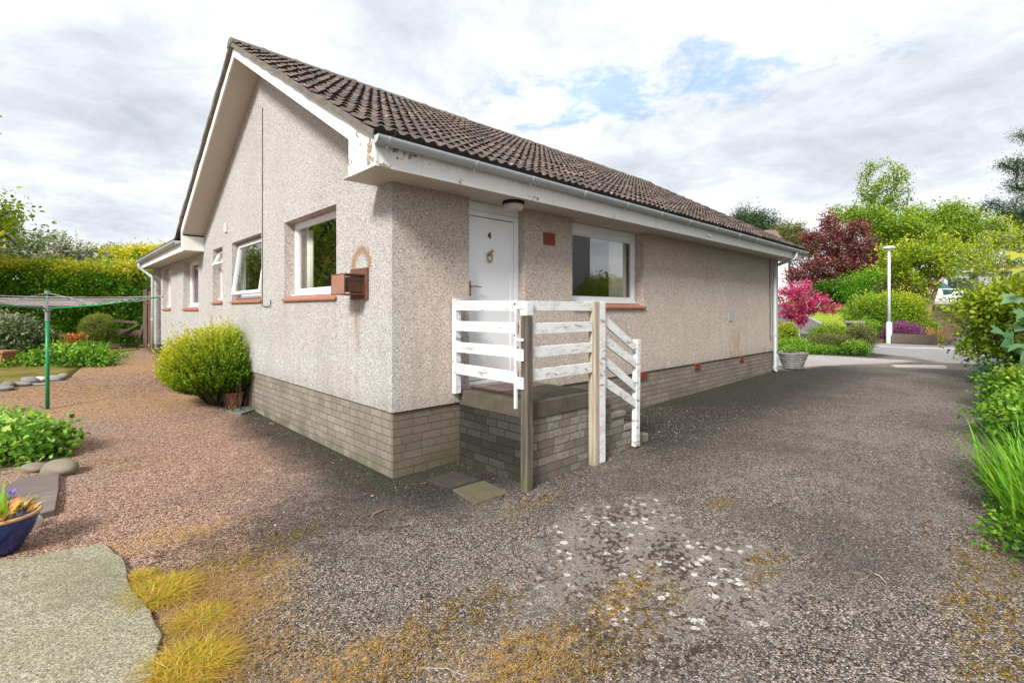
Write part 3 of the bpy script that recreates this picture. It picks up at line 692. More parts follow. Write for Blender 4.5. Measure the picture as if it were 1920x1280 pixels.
# soffits, fascias, bargeboards -----------------------------------------
OG, OE = .372, .385          # overhangs: gable, eaves
UE = 10.55                   # far verge
k = MB()
k.box(-OG + .02, UE - .02, -OE + .02, .26, ZT, ZT + .012)                      # eaves soffit
k.box(-OE + .02, -.0, DEP + .02, 12.80, ZT - .02, ZT - .008)                  # wing soffit
k.box(-OG + .02, 0, DEP - .06, DEP + .02, ZT - .02, ZT - .008)
# sloped gable soffits
def slope_pt(v, dz=0): return 2.98 + TAN * min(v, DEP - v) + dz
zs = lambda v: 2.985 + TAN * min(v, DEP - v)
for a, b in ((.10, DEP / 2), (DEP / 2, DEP - .06)):
    k.add([(x, v_, zs(v_) + t) for t in (0, .012) for x, v_ in ((-OG + .02, a), (0, a), (0, b), (-OG + .02, b))],
          [(0, 1, 2, 3), (7, 6, 5, 4), (0, 4, 5, 1), (1, 5, 6, 2), (2, 6, 7, 3), (3, 7, 4, 0)])
k.build("soffit", M['soffit'], house)
# box ends
MB().box(-OG + .02, -.001, .085, .10, ZT + .013, 3.05).build("soffit_box_end", M['fascia'], house)
MB().box(-OG + .02, -.001, DEP - .075, DEP - .06, ZT - .007, 2.99).build("soffit_box_end", M['fascia'], house)
kf = MB(); kf.box(-OG + .001, UE, -OE, -OE + .02, ZT - .012, 2.895); kf.build("fascia", M['fascia'], house, bevel=.003)
kf = MB(); kf.box(-OE, -OE + .02, DEP + .02, 12.82, ZT - .035, 2.88); kf.box(-OE + .02, .4, 12.80, 12.82, ZT - .035, 2.80); kf.build("fascia", M['fascia'], house, bevel=.003)
# bargeboard, front face at u = -OG
def barge(x0, x1):
    zt = lambda v: 3.175 + TAN * v; zb = lambda v: 2.985 + TAN * v
    mid = DEP / 2
    P = [(-OE - .003, ZT - .012), (.085, ZT - .012), (.085, zb(.085)), (mid, zb(mid)), (DEP - .085, zb(.085)), (DEP - .085, ZT - .035), (DEP + OE * .0 + .30, ZT - .035),
         (DEP + .30, 2.90), (DEP + .30, zt(-.30)), (mid, zt(mid)), (-OE - .003, zt(-OE))]
    k = MB()
    # split into convex-ish pieces that butt
    def piece(poly): k.prism(poly, x0, x1, 0)
    piece([(-OE - .003, ZT - .012), (.085, ZT - .012), (.085, zt(.085)), (-OE - .003, zt(-OE))])
    piece([(.085, zb(.085)), (mid, zb(mid)), (mid, zt(mid)), (.085, zt(.085))])
    piece([(mid, zb(mid)), (DEP - .06, zb(.06)), (DEP - .06, zt(.06)), (mid, zt(mid))])
    piece([(DEP - .06, ZT - .035), (DEP + .02, ZT - .035), (DEP + .02, zt(-.02)), (DEP - .06, zt(.06))])
    return k
barge(-OG - .002, -OG + .019).build("bargeboard", M['fascia'], house)
barge(UE - .02, UE + .002).build("bargeboard", M['fascia'], house)

# roof tiles --------------------------------------------------------------
def roof_slope(name, u0, u1, v_e, z_e, v_r, z_r, rows, mat, parent, per=.122, wave=.019, seg=8, flip=False, seed=1, ax='u'):
    rng = np.random.default_rng(seed); L_ = math.hypot(v_r - v_e, z_r - z_e); dv, dz_ = (v_r - v_e) / L_, (z_r - z_e) / L_
    nv, nz = -dz_, dv
    if nz < 0: nv, nz = -nv, -nz
    nu = int((u1 - u0) / per * seg); us = np.linspace(u0, u1, nu + 1)
    ph = (us / per) % 1.0
    prof = wave * np.clip(np.cos(2 * math.pi * ph) * .9 + .25, -.35, 1) + .01
    tile = np.floor(us / (per * 2)).astype(int); tile -= tile.min()
    verts = []; faces = []; tint = []; g_ = L_ / rows
    for r in range(rows):
        tt = rng.random(tile.max() + 2); jz = rng.normal(0, .0035, tile.max() + 2); js = rng.normal(0, .006, tile.max() + 2); tr = rng.normal(0, .05, tile.max() + 2)
        base = len(verts)
        for (s, lift) in ((r * g_ - .012, -.022), (r * g_ - .012, .026), (r * g_ + g_ * .5, .013), ((r + 1) * g_ + .0, .001)):
            for i in range(nu + 1):
                tj = tile[i]; h = prof[i] + lift + (jz[tj] if lift > 0 else 0); ss = s + (js[tj] if lift != .001 else 0)
                if lift < 0: h = lift
                verts.append((us[i], v_e + dv * ss + nv * h, z_e + dz_ * ss + nz * h))
        n1 = nu + 1
        for q in range(3):
            for i in range(nu):
                a = base + q * n1 + i; faces.append((a, a + 1, a + n1 + 1, a + n1) if not flip else (a, a + n1, a + n1 + 1, a + 1))
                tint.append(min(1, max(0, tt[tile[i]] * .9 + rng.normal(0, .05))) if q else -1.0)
    me = bpy.data.meshes.new(name); me.from_pydata(verts, [], faces)
    at = me.attributes.new('tint', 'FLOAT', 'FACE'); at.data.foreach_set('value', tint)
    uvl = me.uv_layers.new(name="UVMap")
    return link(name, me, mat, parent)
ZR = 5.285
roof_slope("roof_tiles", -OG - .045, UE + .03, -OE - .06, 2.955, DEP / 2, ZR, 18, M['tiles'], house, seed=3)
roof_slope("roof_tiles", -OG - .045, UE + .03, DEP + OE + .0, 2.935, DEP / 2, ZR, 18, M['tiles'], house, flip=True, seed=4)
# underlay deck closing the roof
k = MB()
for s in (1, -1):
    f = (lambda v: v) if s == 1 else (lambda v: DEP - v)
    P = [(f(-OE + .03), 2.90), (f(DEP / 2), ZR - .075), (f(DEP / 2), ZR - .055), (f(-OE + .03), 2.92)]
    k.prism(P, -OG + .02, UE - .02, 0)
k.build("roof_deck", M['twig'], house)
# verge mortar strips
for x0, x1 in ((-OG - .05, -OG + .05), (UE - .05, UE + .035)):
    for s in (1, -1):
        k = MB(); f = (lambda v: v) if s == 1 else (lambda v: DEP - v)
        n = 26; rw = []
        for i in range(n + 1):
            v_ = -OE - .05 + (DEP / 2 + OE + .05) * i / n; z = 2.955 + (ZR - 2.955) * i / n
            rw.append((f(v_), z, z - .050 + rnd.gauss(0, .005), z + .016 + rnd.gauss(0, .007)))
        vs = []
        for v_, z, lo, hi in rw: vs += [(x0 + rnd.gauss(0, .004), v_, lo), (x1, v_, lo), (x1, v_, hi), (x0 + rnd.gauss(0, .004), v_, hi)]
        fs = [[i * 4 + j, i * 4 + (j + 1) % 4, (i + 1) * 4 + (j + 1) % 4, (i + 1) * 4 + j] for i in range(n) for j in range(4)] + [[0, 1, 2, 3], [n * 4 + 3, n * 4 + 2, n * 4 + 1, n * 4]]
        k.add(vs, fs); k.build("verge", M['mortar'], house)
# ridge tiles
k = MB(); n = 24; lt = (UE + OG + .09) / n
for i in range(n):
    x = -OG - .06 + i * lt; zj = rnd.gauss(0, .004)
    arc = [(DEP / 2 + .135 * math.cos(a), ZR - .045 + .10 * math.sin(a) + zj) for a in [math.pi * j / 8 for j in range(9)]]
    k.prism(arc, x + .004, x + lt - .004, 0); 
    k.prism([(DEP / 2 + (p[0] - DEP / 2) * 1.06, p[1] + .006) for p in arc], x + lt - .05, x + lt - .002, 0)
k.build("ridge_tiles", M['mortar'], house)
# wing roof: low pitch rising away
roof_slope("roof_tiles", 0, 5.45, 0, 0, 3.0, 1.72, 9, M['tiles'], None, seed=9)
o = bpy.data.objects['roof_tiles.002']; o.parent = house
# place it: local u axis -> +v, local v axis -> +u
o.matrix_local = Matrix(((0, 1, 0, -OE - .05), (1, 0, 0, DEP + .05), (0, 0, 1, 2.90), (0, 0, 0, 1)))
me = o.data; me.flip_normals()
MB().box(-OE + .02, 6.0, DEP + .03, 12.8, 2.80, 2.86).build("wing_ceiling", M['twig'], house)

# gutters ------------------------------------------------------------------
def gutter(p0, p1, r, fm_up=True, name="gutter", brackets=(), joints=()):
    p0, p1 = Vector(p0), Vector(p1); d = (p1 - p0).normalized(); a = d.cross(Vector((0, 0, 1))).normalized()
    n = 10; k = MB(); vs = []; fs = []
    for (p, rad) in ((p0, r), (p1, r), (p1, r - .004), (p0, r - .004)):
        for j in range(n + 1):
            t = math.pi * j / n; vs.append(tuple(p + a * math.cos(t) * rad - Vector((0, 0, 1)) * math.sin(t) * rad))
    m_ = n + 1
    for q in range(4):
        for j in range(n): A, B = q * m_ + j, ((q + 1) % 4) * m_ + j; fs.append((A, A + 1, B + 1, B))
    fs += [(0, m_, 2 * m_, 3 * m_), (n, 3 * m_ + n, 2 * m_ + n, m_ + n)]
    k.add(vs, fs)
    for e in (p0, p1):  # stop ends
        sg = 1 if e is p1 else -1
        arc = [e + a * math.cos(math.pi * j / n) * (r + .003) - Vector((0, 0, 1)) * math.sin(math.pi * j / n) * (r + .003) for j in range(n + 1)]
        k.add([tuple(q) for q in arc] + [tuple(q + d * .006 * sg) for q in arc], [list(range(n + 1)), list(range(2 * n + 1, n, -1))] + [(j, j + 1, j + n + 2, j + n + 1) for j in range(n)])
    g_ = k.build(name, M['gutter'], house, smooth=False)
    for tpos, wd in [(b, .022) for b in brackets] + [(j, .09) for j in joints]:
        c = p0 + d * tpos; k = MB(); vs = []
        rr = r + (.006 if wd < .05 else .008)
        for s in (-wd / 2, wd / 2):
            for rad in (rr, r + .001):
                for j in range(n + 1):
                    t = math.pi * j / n; vs.append(tuple(c + d * s + a * math.cos(t) * rad - Vector((0, 0, 1)) * math.sin(t) * rad))
        idx = lambda q, j: q * m_ + j
        fs = []
        for j in range(n):
            for q0, q1 in ((0, 1), (1, 3), (3, 2), (2, 0)): fs.append((idx(q0, j), idx(q0, j + 1), idx(q1, j + 1), idx(q1, j)))
        fs += [(idx(0, 0), idx(1, 0), idx(3, 0), idx(2, 0)), (idx(0, n), idx(1, n), idx(3, n), idx(2, n))]
        k.add(vs, fs)
        if wd < .05:
            k.add([tuple(c + d * s - a * 0 + Vector((0, 0, z)) + a * q) for s in (-.010, .010) for z in (-r - .03, -r + .004) for q in (-.006, .006)],
                  [(0, 1, 3, 2), (4, 6, 7, 5), (0, 4, 5, 1), (2, 3, 7, 6), (0, 2, 6, 4), (1, 5, 7, 3)])
        k.build("gutter_bracket" if wd < .05 else "gutter_joint", M['gutter'], g_)
    return g_
GR = .058
gutter((-OG - .03, -OE - GR - .004, 2.925), (UE + .10, -OE - GR - .004, 2.905), GR, brackets=(.10, 1.0, 1.75, 3.5, 4.35, 5.2, 6.1, 7.9, 8.8, 9.7, 10.5), joints=(2.65, 7.1))
gutter((-OE - GR - .004, DEP - .02, 2.89), (-OE - GR - .004, 12.86, 2.875), GR, brackets=(.4, 1.3, 3.1, 4.0, 4.9), joints=(2.2,))
def downpipe(pts, r, clips, fm):
    k = MB().tube(pts, r, 14); o = k.build("downpipe", M['gutter'], house, smooth=True)
    for (x, y, z) in clips: MB().tube([(x, y, z - .025), (x, y, z + .025)], r + .008, 14).build("pipe_clip", M['gutter'], o)
    return o
yg = -OE - GR
downpipe([(9.93, yg, 2.86), (9.93, yg, 2.74), (9.92, yg + .03, 2.70), (9.74, -.09, 2.56), (9.72, -.075, 2.50), (9.72, -.075, .19), (9.73, -.12, .155)], .036, [(9.72, -.075, 2.40), (9.72, -.075, 1.0), (9.72, -.075, .25)], None)
xg = -OE - GR
downpipe([(xg, 12.6, 2.83), (xg, 12.6, 2.72), (xg + .03, 12.6, 2.68), (-.20, 12.3, 2.45), (-.19, 12.28, 2.40), (-.19, 12.28, .45)], .036, [(-.19, 12.28, 2.2), (-.19, 12.28, 1.3)], None)
# thin cables: gable and beside the downpipe
k = MB(FL).tube([(3.655, .006, 4.48), (3.655, .006, 2.6), (3.66, .006, 1.66), (3.645, .012, 1.615), (3.56, .016, 1.60), (3.38, .018, 1.60), (3.28, .018, 1.615), (3.25, .016, 1.69)], .0055, 6)
k.build("cable", M['darkmetal'], house)
k = MB(FR).tube([(9.60, .008, 2.70), (9.60, .008, 2.0), (9.62, .010, 1.5), (9.61, .01, .95), (9.64, .02, .85)], .007, 6); k.build("cable", M['darkmetal'], house)
MB(FL).box(5.56, 5.68, .001, .03, 2.90, 3.06).build("junction_box", m_simple("cream_plastic", (.62, .60, .52), .5, .05), house, bevel=.004)
MB(FR).box(7.36, 7.56, .0005, .010, 1.33, 1.53).build("cover_plate", m_simple("grey_plate", (.36, .37, .37), .6, .2, 14), house, bevel=.002)
MB(FR).box(5.55, 5.72, OE + .001, OE + .02, 2.76, 2.80).build("fascia_clip", M['upvc'], house, bevel=.004)

# balanced flue: plate on the wall, box guard with a wire grille, rusted
def flue():
    pl = MB(FL).box(.437, .80, .001, .022, 1.655, 1.965).build("flue_plate", M['rust'], house, bevel=.003)
    z0, z1 = 1.70, 1.895; s0, s1 = .46, .74; n1 = .24
    k = MB(FL)
    k.box(s0, s1, .022, n1, z0, z0 + .008); k.box(s0, s1, .022, n1, z1 - .008, z1)            # top and bottom
    k.box(s0, s0 + .014, .022, n1, z0 + .008, z1 - .008); k.box(s1 - .014, s1, .022, n1, z0 + .008, z1 - .008) if False else None
    k.build("flue_hood", M['rust'], pl)
    MB(FL).box(s0 + .014, s1, n1 - .008, n1 - .001, z0 + .008, z1 - .008).build("flue_panel", M['flue'], pl)
    return pl
def flue2():
    # seen from the drive: a salmon panel faces outwards (-u), a wire grille faces the drive (-v)
    pl = MB(FL).box(.437, .80, .001, .022, 1.655, 1.965).build("flue_guard", M['rust'], house, bevel=.003)
    z0, z1, s0, s1, n1 = 1.698, 1.900, .47, .77, .235
    k = MB(FL); e = .010
    for s in (s0, s1 - e):
        for n in (.022, n1 - e): k.box(s, s + e, n, n + e, z0, z1)
    for z in (z0, z1 - e):
        for s in (s0, s1 - e): k.box(s, s + e, .022 + e, n1 - e, z, z + e)
        for n in (.022, n1 - e): k.box(s0 + e, s1 - e, n, n + e, z, z + e)
    k.box(s0 + e, s1 - e, .024 + e, n1 - e - .001, z1 - .006, z1 - .001)
    k.box(s0 + e, s1 - e, .024 + e, n1 - e - .001, z0 + .001, z0 + .005)
    k.build("guard_frame", M['rust'], pl)
    MB(FL).box(s0 + e, s1 - e, n1 - .008, n1 - .002, z0 + e, z1 - e).build("front_panel", M['flue'], pl)
    k = MB(FL)
    for q in range(1, 12): n = .022 + e + (n1 - e * 2 - .022) * q / 12; k.tube([(s0 + .004, n, z0 + e), (s0 + .004, n, z1 - e)], .0016, 5)
    for q in range(1, 4): z = z0 + (z1 - z0) * q / 4; k.tube([(s0 + .003, .03, z), (s0 + .003, n1 - .01, z)], .002, 5)
    k.build("wire_grille", M['rust'], pl)
    MB(FL).box(s0 + .06, s1 - .05, .023, n1 - .06, z0 + .03, z1 - .03).build("terminal", M['rust'], pl)
flue2()

# curtains inside
def curtain(fm, s0, s1, n, z0, z1, label, waves, cat="curtain"):
    k = MB(fm); N_ = 60; vs = []
    for i in range(N_ + 1):
        s = s0 + (s1 - s0) * i / N_; d = .03 * math.sin(i / N_ * waves * 2 * math.pi) + .01 * math.sin(i * 1.7)
        vs += [(s, n + d, z0), (s, n + d, z1)]
    k.add(vs, [(2 * i, 2 * i + 2, 2 * i + 3, 2 * i + 1) for i in range(N_)])
    o = k.build("curtain", M['curtain'], None, smooth=True, recalc=False); so = o.modifiers.new("thickness", 'SOLIDIFY'); so.thickness = .003
    o.location = (Cx, Cy, 0); o.rotation_euler = (0, 0, TH); tag(o, label, cat)
curtain(FR, 3.74, 4.20, -.27, 1.50, 2.62, "cream pleated curtain behind the wide window right of the door", 9)
curtain(FL, 2.55, 2.95, -.30, 1.50, 2.62, "cream curtain edge behind the window nearest the rusty flue", 4)

# ------------------------------------------------------------------ landing and steps
porch = thing("entrance_steps", "dark brick landing with a concrete slab top and steps leading down from the white door", "steps", W(.77, 0), TH)
P0 = .775
def LP(s, n, z): return (s - .77, -n, z)
XP = 1.715
bl = MB(LP).box(P0, XP, .0, .985, -.15, .586)
o_ = bl.build("brick_base", M['porch'], porch, bevel=.004)
MB(LP).box(P0 - .008, XP + .02, .0, 1.0, .588, .736).build("landing_slab", M['concrete'], porch, bevel=.008)
MB(LP).box(P0 + .15, XP - .05, .001, .42, .737, .747).build("doormat", m_simple("doormat", (.20, .14, .12), .95, .5, 40, bump=.8, bscale=80), porch)
for a, b, z in ((XP + .022, 2.03, .612), (2.032, 2.27, .458), (2.272, 2.46, .292)):
    MB(LP).box(a, b, .0, .97, -.15, z - .055).build("riser", M['porch'], porch, bevel=.003)
    MB(LP).box(a, b + .02, .0, .985, z - .053, z).build("tread", M['stepc'], porch, bevel=.006)
MB(LP).box(2.483, 2.78, .0, .97, -.1, .125).build("bottom_step", M['stepc'], porch, bevel=.01)
# white railing round the landing
rail = thing("handrail", "peeling white slatted railing with timber posts round the entrance landing", "railing", W(.72, -1.0), TH)
def LR(s, n, z): return (s - .72, -(n - 1.0), z)
def post(s0, s1, n0, n1, z0, z1, mat, name="post", label=None, tilt=0):
    f = lambda s, n, z: LR(s + tilt * z, n, z)
    o = MB(f).box(s0, s1, n0, n1, z0, z1).build(name, mat, rail, bevel=.005)
    if label: o['label'] = label
    return o
post(.655, .730, 1.003, 1.078, -.1, 1.50, M['postwood'], label="bare weathered grey corner post")
post(.651, .734, .999, 1.082, 1.502, 1.625, M['rail'], "post_cap")
post(1.600, 1.675, 1.002, 1.085, -.1, 1.635, M['post2'], label="newer brown post with a white board fixed to it")
post(1.677, 1.775, 1.060, 1.084, .03, 1.63, M['rail'], "cover_board")
post(2.385, 2.46, .99, 1.05, .05, 1.225, M['rail'], label="rotten white bottom post of the stair rail", tilt=.02)
post(2.462, 2.52, .985, 1.045, .0, .17, M['postwood'], "post_stub")
post(.665, .74, .012, .07, .715, 1.66, M['rail'], "wall_post")
post(.628, .655, .945, .972, .70, 1.635, M['rail'], "steel_upright", label="thin white upright with rust spots")
LRz = [(1.545, 1.64), (1.342, 1.44), (1.13, 1.232), (.915, 1.02)]
for z0, z1 in LRz:
    j = rnd.gauss(0, .004)
    MB(LR).add([(s, n, z + (j if n > .5 else 0)) for s in (.672, .694) if True for n in (.072, .943) for z in (z0, z1)],
               [(0, 1, 3, 2), (4, 6, 7, 5), (0, 4, 5, 1), (2, 3, 7, 6), (0, 2, 6, 4), (1, 5, 7, 3)]).build("rail", M['rail'], rail, bevel=.004)
for z0, z1 in [(1.54, 1.628), (1.338, 1.436), (1.135, 1.232), (.935, 1.035)]:
    MB(LR).box(.732, 1.598, 1.03, 1.052, z0, z1).build("rail", M['rail'], rail, bevel=.004)
for za, zb in ((1.525, 1.18), (1.323, 1.01), (1.115, .75), (.898, .575)):
    P = [(1.777, za), (2.40, zb), (2.40, zb - .10), (1.777, za - .105)]
    MB(LR).prism([(p[0], p[1]) for p in P], 1.022, 1.044, 1).build("sloping_rail", M['rail'], rail, bevel=.004)
for z, hh in ((1.56, .065), (1.285, .022), (1.115, .10), (.875, .10)):
    MB(LR).box(.640, .6538, .974, 1.045, z, z + hh).build("bracket", M['upvc'], rail, bevel=.002)
    if hh > .05:
        for q in (.025, hh - .02): MB(LR).tube([(.6395, 1.02, z + q), (.636, 1.02, z + q)], .005, 6).build("screw", M['rust'], rail)
for z, r_ in ((1.60, .012), (1.50, .006), (1.46, .006), (1.33, .008), (1.30, .005), (1.06, .005)):
    MB(LR).tube([(.6278, .958, z), (.6255, .958, z)], r_, 8).build("rust_spot", M['rust'], rail)

# slabs at the foot of the landing
def slab(name, pts, mat, label, h=.03, dz=0, group=None):
    c = sum((Vector((p[0], p[1], 0)) for p in pts), Vector()) / len(pts); z = float(gz(c.x, c.y)) + dz
    k = MB().prism([(p[0] - c.x, p[1] - c.y) for p in pts], -.04, h, 2); o = k.build(name, mat, None, bevel=.006)
    o.location = (c.x, c.y, z); tag(o, label, "paving slab", group); return o
slab("paving_slab", R2((848, 921), (907, 903), (953, 924), (892, 946)), m_simple("olive_slab", (.105, .092, .055), .9, .35, 7, bump=.4), "greenish square slab lying in front of the corner post", .012)
slab("paving_slab", R2((800, 902), (850, 884), (900, 900), (845, 917)), m_simple("dark_slab", (.045, .038, .032), .9, .35, 7, bump=.4), "dark square slab in the corner between plinth and landing", .010)
slab("paving_slab", R2((425, 773), (462, 760), (492, 765), (452, 780)), m_simple("mossy_slab", (.13, .15, .11), .9, .35, 7, bump=.4), "mossy slab beside the golden bush against the wall", .02)

# ------------------------------------------------------------------ vegetation tools
T_DIAM = (np.array([(0, 0, 0), (.32, .42, .06), (0, 1, 0), (-.32, .42, .06)]), [(0, 1, 2, 3)])
T_OVAL = (np.array([(0, 0, 0), (.26, .22, .05), (.30, .58, .06), (0, 1, -.04), (-.30, .58, .06), (-.26, .22, .05)]), [(0, 1, 2, 3), (0, 3, 4, 5)])
T_LOBE = (np.array([(0, 0, 0), (.34, .02, .03), (.26, .26, .05), (.58, .42, 0), (.24, .55, .05), (0, 1, -.06), (-.24, .55, .05), (-.58, .42, 0), (-.26, .26, .05), (-.34, .02, .03)]),
          [(0, 1, 2, 3, 4, 5), (0, 5, 6, 7, 8, 9)])
T_NARROW = (np.array([(0, 0, 0), (.10, .4, .03), (0, 1, 0), (-.10, .4, .03)]), [(0, 1, 2, 3)])
T_STAR = (np.array([(0, 0, 0), (.5, .12, .05), (.9, .55, 0), (0, .62, .1), (-.9, .55, 0), (-.5, .12, .05)]), [(0, 1, 2, 3), (0, 3, 4, 5)])
def scatter(name, tmpl, P, D, size, tint, mat, parent=None, roll=None, rng=R):
    """one mesh of leaves: positions P, directions D (leaf axis), sizes, tint per leaf"""
    tv, tf = tmpl; n = len(P); k = len(tv); D = D / np.maximum(np.linalg.norm(D, axis=1, keepdims=True), 1e-6)
    r = rng.normal(size=(n, 3)); r[:, 2] += 1.2
    X_ = np.cross(D, r); X_ /= np.maximum(np.linalg.norm(X_, axis=1, keepdims=True), 1e-6); Z_ = np.cross(X_, D)
    size = np.broadcast_to(size, (n,))[:, None, None]
    V = P[:, None, :] + size * (X_[:, None, :] * tv[None, :, 0:1] + D[:, None, :] * tv[None, :, 1:2] + Z_[:, None, :] * tv[None, :, 2:3])
    me = bpy.data.meshes.new(name); me.vertices.add(n * k); me.vertices.foreach_set('co', V.reshape(-1).astype(np.float32))
    fl = np.concatenate([np.array(f) for f in tf]); lens = np.array([len(f) for f in tf]); m_ = len(fl)
    loops = (fl[None, :] + (np.arange(n) * k)[:, None]).reshape(-1)
    me.loops.add(n * m_); me.loops.foreach_set('vertex_index', loops.astype(np.int32))
    ls = np.concatenate([[0], np.cumsum(lens)[:-1]]); starts = (ls[None, :] + (np.arange(n) * m_)[:, None]).reshape(-1)
    me.polygons.add(n * len(tf)); me.polygons.foreach_set('loop_start', starts.astype(np.int32)); me.polygons.foreach_set('loop_total', np.tile(lens, n).astype(np.int32))
    me.update(calc_edges=True)
    at = me.attributes.new('tint', 'FLOAT', 'FACE'); at.data.foreach_set('value', np.repeat(np.clip(tint, 0, 1), len(tf)).astype(np.float32))
    return link(name, me, mat, parent)
def unit(n, rng=R):
    d = rng.normal(size=(n, 3)); return d / np.linalg.norm(d, axis=1, keepdims=True)
def tree_nodes(trunk_top, targets, bias=.35):
    """grow a branch tree from the trunk top to the targets (greedy nearest attachment)"""
    nodes = [np.array(trunk_top, float)]; par = [-1]; dist = [0.0]; T = [np.array(t, float) for t in targets]
    order = sorted(range(len(T)), key=lambda i: np.linalg.norm(T[i] - nodes[0]))
    for i in order:
        t = T[i]; best = min(range(len(nodes)), key=lambda j: np.linalg.norm(t - nodes[j]) + bias * dist[j])
        a = nodes[best]; mid = (a + t) / 2 + np.array([0, 0, .10]) * np.linalg.norm(t - a) + R.normal(0, .06, 3) * np.linalg.norm(t - a)
        nodes.append(mid); par.append(best); dist.append(dist[best] + np.linalg.norm(mid - a))
        nodes.append(t); par.append(len(nodes) - 2); dist.append(dist[-1] + np.linalg.norm(t - mid))
    return nodes, par
def branch_mesh(name, nodes, par, r0, rmin, mat, parent, base=None, flare=1.3, sides=6, lean=None):
    cnt = [1] * len(nodes)
    for i in range(len(nodes) - 1, 0, -1): cnt[par[i]] += cnt[i]
    rad = [max(rmin, r0 * (c / cnt[0]) ** .45) for c in cnt]
    k = MB()
    if base is not None:
        b = Vector(base); t = Vector(nodes[0]); pts = [b + (t - b) * f + Vector((rnd.gauss(0, .03), rnd.gauss(0, .03), 0)) * (0 if f in (0, 1) else 1) * (t - b).length * .5 for f in (0, .12, .4, .7, 1)]
        k.tube(pts, [r0 * flare, r0 * 1.05, r0 * .95, r0 * .9, r0 * .85], 9)
    for i in range(1, len(nodes)):
        p = par[i]; k.tube([tuple(nodes[p]), tuple(nodes[i])], [min(rad[p], rad[i] * 1.25), rad[i]], sides)
    return k.build(name, mat, parent, smooth=True, recalc=False)
def make_tree(name, label, base, lobes, trunk_h, r0, leafmat, n_leaf, leaf_size, bark='bark', n_targets=60, tmpl=T_DIAM, spread=.28, droop=0, group=None, trunk_top=None,
              tint_up=.25, cat="tree", blossom=None, rmin=.012, clump=14, sparse=1.0, base_off=(0, 0), stems=1):
    """lobes: (dx, dy, z, rx, ry, rz) relative to base"""
    b = Vector(base); o = thing(name, label, cat, b, 0, group); vol = np.array([l[3] * l[4] * l[5] for l in lobes]) ** .6; vol = vol / vol.sum()
    tg = []
    for l, q in zip(lobes, vol):
        m_ = max(4, int(n_targets * q)); d = unit(m_); rr = R.random(m_) ** .42
        tg += [np.array(l[:3]) + d[i] * rr[i] * np.array(l[3:]) for i in range(m_)]
    tt = trunk_top or (0, 0, trunk_h)
    nodes, par = tree_nodes(tt, tg)
    branch_mesh("trunk", nodes, par, r0, rmin, M[bark], o, base=(base_off[0], base_off[1], -.15))
    tips = np.array([nodes[i] for i in range(1, len(nodes))]); Pn = []
    seg = np.array([nodes[par[i]] for i in range(1, len(nodes))])
    wgt = np.linalg.norm(tips - seg, axis=1) + .05; hi = tips[:, 2] > trunk_h * .75; wgt = wgt * (hi * 1.0 + .0)
    nc = max(10, n_leaf // clump); ci = R.choice(len(tips), nc, p=wgt / wgt.sum()); f = R.random((nc, 1))
    cen = seg[ci] * (1 - f) + tips[ci] * f; cen = cen + R.normal(0, spread, cen.shape) * np.array([1, 1, .75])
    P = np.repeat(cen, clump, 0) + R.normal(0, leaf_size * 1.3, (nc * clump, 3))
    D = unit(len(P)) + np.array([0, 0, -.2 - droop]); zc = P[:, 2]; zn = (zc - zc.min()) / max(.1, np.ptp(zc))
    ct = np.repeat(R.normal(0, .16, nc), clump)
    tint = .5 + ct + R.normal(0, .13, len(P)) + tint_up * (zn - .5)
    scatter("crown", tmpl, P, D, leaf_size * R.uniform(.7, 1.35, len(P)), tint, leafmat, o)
    if blossom:
        bm_, frac, bs = blossom; idx = R.choice(len(cen), int(len(cen) * frac)); Pb = np.repeat(cen[idx], 7, 0) + R.normal(0, bs * 1.6, (len(idx) * 7, 3))
        scatter("blossom", T_STAR, Pb, unit(len(Pb)) + np.array([0, 0, .4]), bs, R.random(len(Pb)), bm_, o)
    return o
